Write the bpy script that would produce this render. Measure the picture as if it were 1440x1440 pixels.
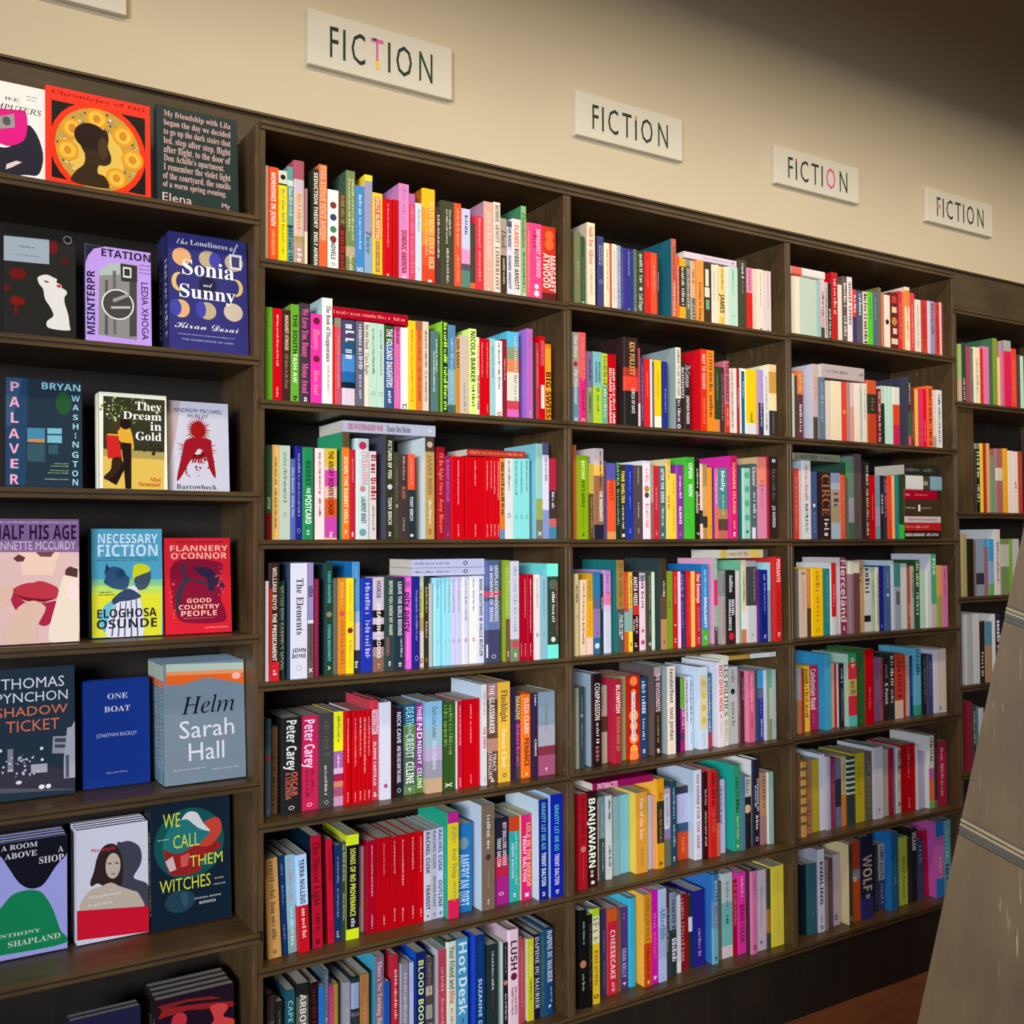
import bpy, math, random, re
from mathutils import Vector, Matrix
random.seed(7)
for o in list(bpy.data.objects): bpy.data.objects.remove(o)
SC = bpy.context.scene
COL = SC.collection

# ---------------------------------------------------------------- camera, sky, lights, exposure
cam_d = bpy.data.cameras.new('camera'); cam = bpy.data.objects.new('camera', cam_d); COL.objects.link(cam)
cam_d.sensor_width = 36; cam_d.lens = 35.2298; cam_d.clip_start = .05
yaw, pit, roll = 0.554661, 0.028408, -0.004385
fw = Vector((math.sin(yaw)*math.cos(pit), math.cos(yaw)*math.cos(pit), math.sin(pit)))
r0 = Vector((math.cos(yaw), -math.sin(yaw), 0)); u0 = r0.cross(fw)
rr = math.cos(roll)*r0 + math.sin(roll)*u0; uu = -math.sin(roll)*r0 + math.cos(roll)*u0
cam.matrix_world = Matrix(((rr.x, uu.x, -fw.x, -0.6790), (rr.y, uu.y, -fw.y, -2.1340), (rr.z, uu.z, -fw.z, 1.4340), (0, 0, 0, 1)))
SC.camera = cam
SC.view_settings.view_transform = 'Standard'; SC.view_settings.look = 'None'
SC.view_settings.gamma = 1; SC.view_settings.use_curve_mapping = False
SC.view_settings.exposure = -0.28
W = bpy.data.worlds.new('room_air'); SC.world = W; W.use_nodes = True
W.node_tree.nodes['Background'].inputs[0].default_value = (.80, .88, 1.0, 1)
W.node_tree.nodes['Background'].inputs[1].default_value = .05
def area(name, loc, target, sx, sy, power, col, spread=180):
    l = bpy.data.lights.new(name, 'AREA'); l.shape = 'RECTANGLE'; l.size = sx; l.size_y = sy; l.energy = power; l.color = col
    l.spread = math.radians(spread); o = bpy.data.objects.new(name, l); COL.objects.link(o); o.location = loc
    o.rotation_euler = (Vector(target)-Vector(loc)).to_track_quat('-Z', 'Y').to_euler(); return o
area('lamp_track_light', (1.45, -.78, 3.15), (1.45, -.72, 0), 5.6, .10, 64, (1, .80, .54))
area('shop_window_light', (-3.4, -5.2, 1.8), (1.75, 0, 1.2), 3.2, 1.2, 72, (.90, .95, 1), 52)

# ---------------------------------------------------------------- materials
def lin(h):
    out = []
    for ch in h:
        c = int(ch, 16)/15
        out.append(c/12.92 if c <= .04045 else ((c+.055)/1.055)**2.4)
    return (*out, 1)
MATS = {}
def paper(h):                                   # printed cover stock of one colour
    m = MATS.get(h)
    if m: return m
    m = bpy.data.materials.new('printed_card_'+h); m.use_nodes = True
    nt = m.node_tree; b = nt.nodes['Principled BSDF']
    tc = nt.nodes.new('ShaderNodeTexCoord'); nz = nt.nodes.new('ShaderNodeTexNoise'); nz.inputs['Scale'].default_value = 60
    mr = nt.nodes.new('ShaderNodeMapRange'); mr.inputs[3].default_value = .32; mr.inputs[4].default_value = .5
    nt.links.new(tc.outputs['Object'], nz.inputs['Vector']); nt.links.new(nz.outputs['Fac'], mr.inputs[0]); nt.links.new(mr.outputs[0], b.inputs['Roughness'])
    b.inputs['Base Color'].default_value = lin(h); b.inputs['Specular IOR Level'].default_value = .16
    MATS[h] = m; return m
def page_mat():
    m = bpy.data.materials.new('page_block'); m.use_nodes = True; nt = m.node_tree; b = nt.nodes['Principled BSDF']
    tc = nt.nodes.new('ShaderNodeTexCoord'); wv = nt.nodes.new('ShaderNodeTexNoise'); mp = nt.nodes.new('ShaderNodeMapping')
    mp.inputs['Scale'].default_value = (900, 900, 4); wv.inputs['Scale'].default_value = 1
    cr = nt.nodes.new('ShaderNodeMixRGB'); cr.inputs[1].default_value = (.62, .56, .45, 1); cr.inputs[2].default_value = (.80, .76, .66, 1)
    nt.links.new(tc.outputs['Object'], mp.inputs[0]); nt.links.new(mp.outputs[0], wv.inputs['Vector']); nt.links.new(wv.outputs['Fac'], cr.inputs[0])
    nt.links.new(cr.outputs[0], b.inputs['Base Color']); b.inputs['Roughness'].default_value = .85
    return m
PAGE = page_mat(); MATS['PAGE'] = PAGE
def wood(name, dark, light, sc, rough, bump=.15, fleck=None):
    m = bpy.data.materials.new(name); m.use_nodes = True; nt = m.node_tree; b = nt.nodes['Principled BSDF']
    tc = nt.nodes.new('ShaderNodeTexCoord'); mp = nt.nodes.new('ShaderNodeMapping'); mp.inputs['Scale'].default_value = sc
    n1 = nt.nodes.new('ShaderNodeTexNoise'); n1.inputs['Scale'].default_value = 1; n1.inputs['Detail'].default_value = 8; n1.inputs['Roughness'].default_value = .65
    n2 = nt.nodes.new('ShaderNodeTexNoise'); n2.inputs['Scale'].default_value = 5
    mx = nt.nodes.new('ShaderNodeMixRGB'); mx.inputs[1].default_value = dark; mx.inputs[2].default_value = light
    ad = nt.nodes.new('ShaderNodeMath'); ad.operation = 'MULTIPLY_ADD'; ad.inputs[1].default_value = .55
    rp = nt.nodes.new('ShaderNodeMapRange'); rp.inputs[1].default_value = .3; rp.inputs[2].default_value = .72
    nt.links.new(tc.outputs['Object'], mp.inputs[0]); nt.links.new(mp.outputs[0], n1.inputs['Vector']); nt.links.new(tc.outputs['Object'], n2.inputs['Vector'])
    nt.links.new(n1.outputs['Fac'], ad.inputs[0]); ml = nt.nodes.new('ShaderNodeMath'); ml.operation = 'MULTIPLY'; ml.inputs[1].default_value = .45
    nt.links.new(n2.outputs['Fac'], ml.inputs[0]); nt.links.new(ml.outputs[0], ad.inputs[2]); nt.links.new(ad.outputs[0], rp.inputs[0]); nt.links.new(rp.outputs[0], mx.inputs[0])
    col = mx.outputs[0]
    if fleck:
        mp2 = nt.nodes.new('ShaderNodeMapping'); mp2.inputs['Scale'].default_value = fleck[0]
        v = nt.nodes.new('ShaderNodeTexNoise'); v.inputs['Scale'].default_value = 1; v.inputs['Detail'].default_value = 2
        r2 = nt.nodes.new('ShaderNodeMapRange'); r2.inputs[1].default_value = .66; r2.inputs[2].default_value = .74
        big = nt.nodes.new('ShaderNodeTexNoise'); big.inputs['Scale'].default_value = 7
        r3 = nt.nodes.new('ShaderNodeMapRange'); r3.inputs[1].default_value = .45; r3.inputs[2].default_value = .6
        mm = nt.nodes.new('ShaderNodeMath'); mm.operation = 'MULTIPLY'
        m2 = nt.nodes.new('ShaderNodeMixRGB'); m2.inputs[2].default_value = fleck[1]
        nt.links.new(tc.outputs['Object'], mp2.inputs[0]); nt.links.new(mp2.outputs[0], v.inputs['Vector']); nt.links.new(v.outputs['Fac'], r2.inputs[0])
        nt.links.new(tc.outputs['Object'], big.inputs['Vector']); nt.links.new(big.outputs['Fac'], r3.inputs[0])
        nt.links.new(r2.outputs[0], mm.inputs[0]); nt.links.new(r3.outputs[0], mm.inputs[1]); nt.links.new(mm.outputs[0], m2.inputs[0]); nt.links.new(col, m2.inputs[1]); col = m2.outputs[0]
    nt.links.new(col, b.inputs['Base Color'])
    b.inputs['Roughness'].default_value = rough; b.inputs['Specular IOR Level'].default_value = .4
    bp = nt.nodes.new('ShaderNodeBump'); bp.inputs['Strength'].default_value = bump; bp.inputs['Distance'].default_value = .002
    nt.links.new(n1.outputs['Fac'], bp.inputs['Height']); nt.links.new(bp.outputs[0], b.inputs['Normal'])
    return m
DK, LT = (.034, .019, .008, 1), (.128, .076, .030, 1)
WOOD_H = wood('stained_ply_along', DK, LT, (3, 60, 90), .38)
WOOD_V = wood('stained_ply_upright', DK, LT, (70, 60, 3), .42, fleck=((260, 200, 22), (.22, .16, .08, 1)))
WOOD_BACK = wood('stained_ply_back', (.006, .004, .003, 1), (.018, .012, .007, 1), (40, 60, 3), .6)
WOOD_TRIM = wood('stained_ply_panel', (.045, .029, .014, 1), (.095, .063, .030, 1), (4, 60, 40), .5)
WOOD_LINE = wood('ply_edge_grain', (.085, .055, .028, 1), (.16, .11, .06, 1), (3, 60, 200), .5)
WOOD_STAND = wood('stand_ply', (.040, .022, .007, 1), (.092, .054, .018, 1), (22, 22, 5), .6, fleck=((230, 230, 14), (.26, .19, .09, 1)))
STAND_PALE = wood('stand_ply_edge', (.17, .12, .05, 1), (.26, .19, .09, 1), (4, 4, 90), .5)
STAND_DARK = wood('stand_ply_seam', (.02, .015, .01, 1), (.05, .038, .026, 1), (4, 4, 90), .5)
FLOOR = wood('floorboards', (.09, .026, .013, 1), (.24, .078, .035, 1), (1.5, 26, 8), .35)
def plaster(name, c1, c2):
    m = bpy.data.materials.new(name); m.use_nodes = True; nt = m.node_tree; b = nt.nodes['Principled BSDF']
    tc = nt.nodes.new('ShaderNodeTexCoord'); n = nt.nodes.new('ShaderNodeTexNoise'); n.inputs['Scale'].default_value = 2.2; n.inputs['Detail'].default_value = 6
    mx = nt.nodes.new('ShaderNodeMixRGB'); mx.inputs[1].default_value = c1; mx.inputs[2].default_value = c2
    n2 = nt.nodes.new('ShaderNodeTexNoise'); n2.inputs['Scale'].default_value = 220; bp = nt.nodes.new('ShaderNodeBump'); bp.inputs['Strength'].default_value = .08; bp.inputs['Distance'].default_value = .002
    nt.links.new(tc.outputs['Object'], n.inputs['Vector']); nt.links.new(tc.outputs['Object'], n2.inputs['Vector']); nt.links.new(n.outputs['Fac'], mx.inputs[0]); nt.links.new(mx.outputs[0], b.inputs['Base Color'])
    nt.links.new(n2.outputs['Fac'], bp.inputs['Height']); nt.links.new(bp.outputs[0], b.inputs['Normal']); b.inputs['Roughness'].default_value = .8
    return m
WALL = plaster('cream_wall_paint', (.62, .53, .375, 1), (.69, .595, .425, 1))
SIGN = plaster('sign_paint', (.70, .66, .54, 1), (.76, .72, .60, 1))
CEIL = plaster('ceiling_paint', (.45, .42, .38, 1), (.5, .47, .42, 1))
# ---------------------------------------------------------------- mesh helpers
class G:
    """collects faces with a material key each"""
    def __init__(s): s.v = []; s.f = []; s.m = []
    def face(s, pts, key):
        n = len(s.v); s.v += pts; s.f.append(tuple(range(n, n+len(pts)))); s.m.append(key)
    def add(s, verts, faces, key):
        n = len(s.v); s.v += verts
        for f in faces: s.f.append(tuple(i+n for i in f)); s.m.append(key)
    def box(s, a, b, key):
        x0, y0, z0 = a; x1, y1, z1 = b
        s.add([(x0,y0,z0),(x1,y0,z0),(x1,y1,z0),(x0,y1,z0),(x0,y0,z1),(x1,y0,z1),(x1,y1,z1),(x0,y1,z1)],
              [(0,3,2,1),(4,5,6,7),(0,1,5,4),(1,2,6,5),(2,3,7,6),(3,0,4,7)], key)
    def merge(s, o, M):
        n = len(s.v); s.v += [tuple(M @ Vector(p)) for p in o.v]
        s.f += [tuple(i+n for i in f) for f in o.f]; s.m += o.m
    def build(s, name, parent=None, mats=None):
        me = bpy.data.meshes.new(name); me.from_pydata(s.v, [], s.f)
        keys = []; idx = []
        seen = {}
        for k in s.m:
            if k not in seen: seen[k] = len(keys); keys.append(k)
            idx.append(seen[k])
        for k in keys: me.materials.append(k if not isinstance(k, str) else (MATS[k] if k == 'PAGE' else paper(k)))
        me.polygons.foreach_set('material_index', idx); me.update()
        o = bpy.data.objects.new(name, me); COL.objects.link(o)
        if parent: o.parent = parent
        return o
def thing(name, label, cat, loc=(0,0,0), rot=(0,0,0), group=None):
    o = bpy.data.objects.new(name, None); COL.objects.link(o); o.location = loc; o.rotation_euler = rot; o.empty_display_size = .05
    o['label'] = label; o['category'] = cat
    if group: o['group'] = group
    return o
def struct(g, name):
    o = g.build(name); o['kind'] = 'structure'; return o
def bevel(o, w, seg=1):
    md = o.modifiers.new('edge', 'BEVEL'); md.width = w; md.segments = seg; md.limit_method = 'ANGLE'; md.angle_limit = .6
# ---------------------------------------------------------------- lettering: glyph outlines cached once, then set like type
def _map(c, style):
    o = ord(c)
    if style == 'b':
        return chr(0x1D5D4+o-65) if 'A' <= c <= 'Z' else chr(0x1D5EE+o-97) if 'a' <= c <= 'z' else c
    if style == 's':
        return chr(0x1D400+o-65) if 'A' <= c <= 'Z' else chr(0x1D41A+o-97) if 'a' <= c <= 'z' else c
    if style == 'i':
        return chr(0x1D434+o-65) if 'A' <= c <= 'Z' else '\u210e' if c == 'h' else chr(0x1D44E+o-97) if 'a' <= c <= 'z' else c
    if style == 'k':
        return chr(0x1D4D0+o-65) if 'A' <= c <= 'Z' else chr(0x1D4EA+o-97) if 'a' <= c <= 'z' else c
    return c
GLY = {}
def cache_glyphs(need):
    need = set(need) | {(s, 'H') for s in 'nbsik'}
    tmp = {}
    def mk(body):
        cu = bpy.data.curves.new('type', 'FONT'); cu.body = body; cu.resolution_u = 2
        o = bpy.data.objects.new('type', cu); COL.objects.link(o); return o
    for s, c in need:
        g = _map(c, s); tmp[(s, c)] = (mk(g), mk('H'+g+'H'))
    hh = mk('HH'); dg = bpy.context.evaluated_depsgraph_get()
    def data(o):
        e = o.evaluated_get(dg); me = e.to_mesh(); v = [(p.co.x, p.co.y) for p in me.vertices]; f = [tuple(q.vertices) for q in me.polygons]; e.to_mesh_clear(); return v, f
    hv, _ = data(hh); hx = max(p[0] for p in hv) if hv else 1.4
    for k, (a, b) in tmp.items():
        v, f = data(a); bv, _ = data(b); adv = (max(p[0] for p in bv)-hx) if bv else .6
        GLY[k] = (v, f, adv)
    for a, b in tmp.values():
        for o in (a, b): cu = o.data; bpy.data.objects.remove(o); bpy.data.curves.remove(cu)
    cu = hh.data; bpy.data.objects.remove(hh); bpy.data.curves.remove(cu)
def typeset(text, style):
    """outline of a line of text, cap height 1: verts, faces, width"""
    cap = max([p[1] for p in GLY[(style, 'H')][0]] or [.7]); V = []; F = []; x = 0
    for c in text:
        if c == ' ': x += .3; continue
        v, f, adv = GLY[(style, c)]
        n = len(V); V += [(p[0]+x, p[1]) for p in v]; F += [tuple(i+n for i in q) for q in f]; x += adv
    if not V: return [], [], 1
    x0 = min(p[0] for p in V); V = [((p[0]-x0)/cap, p[1]/cap) for p in V]
    return V, F, max(p[0] for p in V)
def scribble(length, cap, rnd):
    """lettering too small in the photo to read: letter-sized strokes grouped as words"""
    cap = max(cap, .0008)
    V = []; F = []; x = 0; wl = rnd.randint(3, 8)
    while x < length-.3*cap:
        lw = cap*rnd.uniform(.32, .55); hh = cap*rnd.choice((1, .72, .72, .72, .95)); n = len(V)
        k = rnd.random(); s = cap*.2
        def r(a, b, c, d):
            m = len(V); V.extend([(a,b),(c,b),(c,d),(a,d)]); F.append((m,m+1,m+2,m+3))
        r(x, 0, x+s, hh)
        if k < .5: r(x+lw-s, 0, x+lw, hh)
        if k < .35: r(x+s, hh-s, x+lw-s, hh)
        elif k < .7: r(x+s, 0, x+lw-s, s)
        else: r(x+s, hh*.5-s/2, x+lw, hh*.5+s/2)
        x += lw+cap*.2; wl -= 1
        if wl == 0: x += cap*.35; wl = rnd.randint(3, 8)
    if V:
        m = max(p[0] for p in V); V = [(p[0]*length/m, p[1]) for p in V]
    return V, F
# ---------------------------------------------------------------- one book: cover shell, page block, printing
def shell(w, h, d, col, side, bands, hard):
    g = G(); t = .0022 if hard else .0006; t = min(t, w*.18)
    c = min(w*.32, .006) if hard else min(.0011, w*.2)
    if hard: front = [(0, c), (c*.13, c*.5), (c*.45, c*.14), (c, 0), (w-c, 0), (w-c*.45, c*.14), (w-c*.13, c*.5), (w, c)]
    else: front = [(0, c), (c*.3, c*.3), (c, 0), (w-c, 0), (w-c*.3, c*.3), (w, c)]
    outer = [(0, d)]+front+[(w, d)]
    inner = [(w-t, d), (w-t, c+t), (t, c+t), (t, d)]
    lv = sorted({0.0, 1.0} | {1-a for a, b, k in bands} | {1-b for a, b, k in bands})
    lv = [z for z in lv if 0 <= z <= 1]
    for z0, z1 in zip(lv, lv[1:]):
        if z1-z0 < 1e-5: continue
        fm = 1-(z0+z1)/2; k = col
        for a, b, kk in bands:
            if a <= fm <= b: k = kk
        for i in range(len(outer)-1):
            p, q = outer[i], outer[i+1]
            kk = (side or k) if i in (0, len(outer)-2) else k
            g.face([(p[0],p[1],z0*h),(q[0],q[1],z0*h),(q[0],q[1],z1*h),(p[0],p[1],z1*h)], kk)
    for i in range(len(inner)-1):
        p, q = inner[i], inner[i+1]; g.face([(p[0],p[1],0),(q[0],q[1],0),(q[0],q[1],h),(p[0],p[1],h)], side or col)
    ring = outer+inner; kt = side or col
    g.face([(x, y, h) for x, y in ring], kt); g.face([(x, y, 0) for x, y in reversed(ring)], kt)
    pg = G(); dz = .0028 if hard else .0007
    pg.box((t+.0002, c+t+.0004, dz), (w-t-.0002, d-.0025, h-dz), 'PAGE')
    return g, pg
def parse_bands(s):
    full = []; extra = []
    for t in s.split():
        if t[0] == 'e':
            a, k, r = t[1:].lstrip('.0123456789').split(':')[0], None, None
            m = re.match(r'e([\d.]+):(\w+):([\d.]+)', t); extra.append(('e', float(m[1]), m[2], float(m[3])))
        elif t[0] == 'r':
            m = re.match(r'r([\d.]+)-([\d.]+):(\w+):([\d.]+)-([\d.]+)', t); extra.append(('r', float(m[1]), float(m[2]), m[3], float(m[4]), float(m[5])))
        else:
            m = re.match(r'([\d.]+)-([\d.]+):(\w+)', t); full.append((float(m[1]), min(1, float(m[2])), m[3]))
    return full, extra
def disc(g, cx, cz, rx, rz, y, key, n=20):
    g.face([(cx+rx*math.cos(2*math.pi*i/n), y, cz+rz*math.sin(2*math.pi*i/n)) for i in range(n)], key)
def spine_prints(w, h, extra, y=-.00012):
    g = G()
    for k, e in enumerate(extra):
        yy = y-.00004*k
        if e[0] == 'e': disc(g, w/2, h*(1-e[1]), w*e[3], w*e[3], yy, e[2])
        else: _, a, b, key, c0, c1 = e; g.face([(w*c0,yy,h*(1-b)),(w*c1,yy,h*(1-b)),(w*c1,yy,h*(1-a)),(w*c0,yy,h*(1-a))], key)
    return g
def spine_text(w, h, spec, seed, y=-.00055):
    p = spec.split(None, 3); rnd = random.Random(seed)
    if p[1] == 'h':
        f0, f1 = map(float, p[0].split('-')); key, text = p[2], p[3]
        V, F, wd = typeset(text, 'b'); cap = h*(f1-f0)*.85; sx = min(.8*w/wd, cap*1.1)
        g = G(); g.add([(w/2-wd*sx/2+a*sx, y, h*(1-f1)+b*cap) for a, b in V], F, key); return g
    m = re.match(r'([\d.]+)-([\d.]+)(?:@([\d.]+))?', p[0]); f0, f1, at = float(m[1]), float(m[2]), float(m[3] or .5)
    style, size = p[1][0], float(p[1][1:] or .5); key, text = p[2], p[3]
    L = (f1-f0)*h; cap = size*w
    if text == '~':
        cap *= .9; V, F = scribble(L, cap, rnd); g = G()
        g.add([(w*at-cap*.42+b, y, h*(1-f0)-a) for a, b in V], F, key); return g
    V, F, wd = typeset(text, style)
    sx = L/wd; off = 0
    if sx > cap*1.45: sx = cap*1.45; off = (L-wd*sx)/2
    g = G(); g.add([(w*at-cap/2+b*cap, y, h*(1-f0)-off-a*sx) for a, b in V], F, key); return g
def book(parent_fn, w, h, d, cols, bands, texts, seed):
    """-> list of (part name, G)"""
    c = cols.split(','); col = c[0]; side = c[1] if len(c) > 1 else None
    full, extra = parse_bands(bands); hard = (seed % 5 == 0) and w > .02
    cov, pg = shell(w, h, d, col, side, full, hard)
    parts = [('cover', cov), ('pages', pg)]
    for k, e in enumerate(extra): parts.append(('spine_print', spine_prints(w, h, [e], -.00012-.00004*k)))
    for k, t in enumerate(x for x in texts.split(';') if x.strip()):
        g = spine_text(w, h, t, seed*17+k)
        if g.v: parts.append(('spine_lettering', g))
    return parts
# ---------------------------------------------------------------- the room shell
g = G(); g.box((-3.2, .285, 0), (5.2, .36, 4.3), WALL); struct(g, 'wall_back')
g = G(); g.box((-3.2, -3.6, -.06), (5.2, .36, 0), FLOOR)
for k in range(10):                              # shadow gaps between the boards
    pass
fl = struct(g, 'floor')
g = G()
for k in range(1, 12): g.box((-3.2, -3.6+k*.3-.002, -.004), (5.2, -3.6+k*.3+.002, .0006), STAND_DARK)
struct(g, 'trim_2')
g = G(); g.box((-3.2, -3.6, 4.3), (5.2, .36, 4.36), CEIL); struct(g, 'ceiling')
g = G(); g.box((-3.2, -2.05, 2.53), (5.2, -1.9, 4.3), CEIL); struct(g, 'ceiling_beam')       # unseen slab added overhead to keep window light off the wall top
g = G(); g.box((-1.75, .262, 2.05), (4.3, .284, 2.487-.006), WOOD_TRIM); g.box((-1.75, .252, 2.487-.006), (4.3, .284, 2.487), WOOD_H)
struct(g, 'trim_1')
# ---------------------------------------------------------------- the bookcases
BW = .82; SIDE = .0115; DEP = .26
SHELF = {'1': [2.0548, 1.7444, 1.4378, 1.1295, 0.826, 0.518, 0.213], '2': [2.0587, 1.7444, 1.436, 1.1295, 0.831, 0.5184, 0.213], '3': [2.0638, 1.7445, 1.4338, 1.132, 0.835, 0.5188, 0.213], '4': [1.9125, 1.5259, 1.2307, 0.9238, 0.624]}
def shelf_board(x0, x1, zt, parent, y0=0.0, th=.020):
    g = G()
    g.box((x0, y0, zt-.0085), (x1, DEP, zt), WOOD_H)             # upper ply with its own lip
    g.box((x0, y0+.0016, zt-.0125), (x1, DEP, zt-.0085), WOOD_BACK)
    g.box((x0, y0+.0005, zt-th), (x1, DEP, zt-.0125), WOOD_H)
    return g.build('shelf', parent)
def bookcase(b, label, top, rows, open_top=False):
    x0 = (b-1)*BW
    t = thing('bookcase', label, 'bookcase', (x0, 0, 0), group='dark stained plywood bookcases along the wall')
    for nm, xa in (('side_panel', 0), ('side_panel', BW-SIDE-.0004)):
        g = G(); g.box((xa+.0002, .003, rows[-1][0]-.0204), (xa+SIDE+.0002, DEP, top-.0205 if not open_top else top), WOOD_V); bevel(g.build(nm, t), .0012)
    g = G(); g.box((.001, DEP+.0002, 0), (BW-.001, DEP+.0018, top-.001), WOOD_BACK); g.build('back_panel', t)
    if not open_top: shelf_board(.0002, BW-.0004, top, t).name = 'top_board'
    for z, y0 in rows: shelf_board(.0002, BW-.0004, z, t, y0)
    g = G(); g.box((.0002, .004, 0), (BW-.0004, .020, rows[-1][0]-.0208), WOOD_BACK); g.build('plinth', t)
    return t
bookcase(0, 'dark plywood bookcase holding face-out books, beside the first bay of spines', 2.3475, [(z, (-.012 if abs(z-.599) < .01 else 0)) for z in [2.145, 1.837, 1.541, 1.234, 0.919, 0.599, 0.289]], True)
bookcase(1, 'dark plywood bookcase under the sign with a pink letter T, seven rows of spines', 2.3605, [(z, 0) for z in SHELF['1']])
bookcase(2, 'dark plywood middle bookcase, yellow book at the far end of its bottom row', 2.3605, [(z, 0) for z in SHELF['2']])
bookcase(3, 'dark plywood bookcase under the sign with a pink letter O', 2.3605, [(z, 0) for z in SHELF['3']])
t4 = bookcase(4, 'lower dark plywood bookcase partly hidden behind the slanted stand', 2.2402, [(z, 0) for z in SHELF['4']]+[(.19, 0)])
g = G(); g.box((SIDE+.001, .012, SHELF['4'][1]+.0003), (.112, .24, SHELF['4'][0]-.0205), WOOD_V); g.build('filler_panel', t4)
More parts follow.
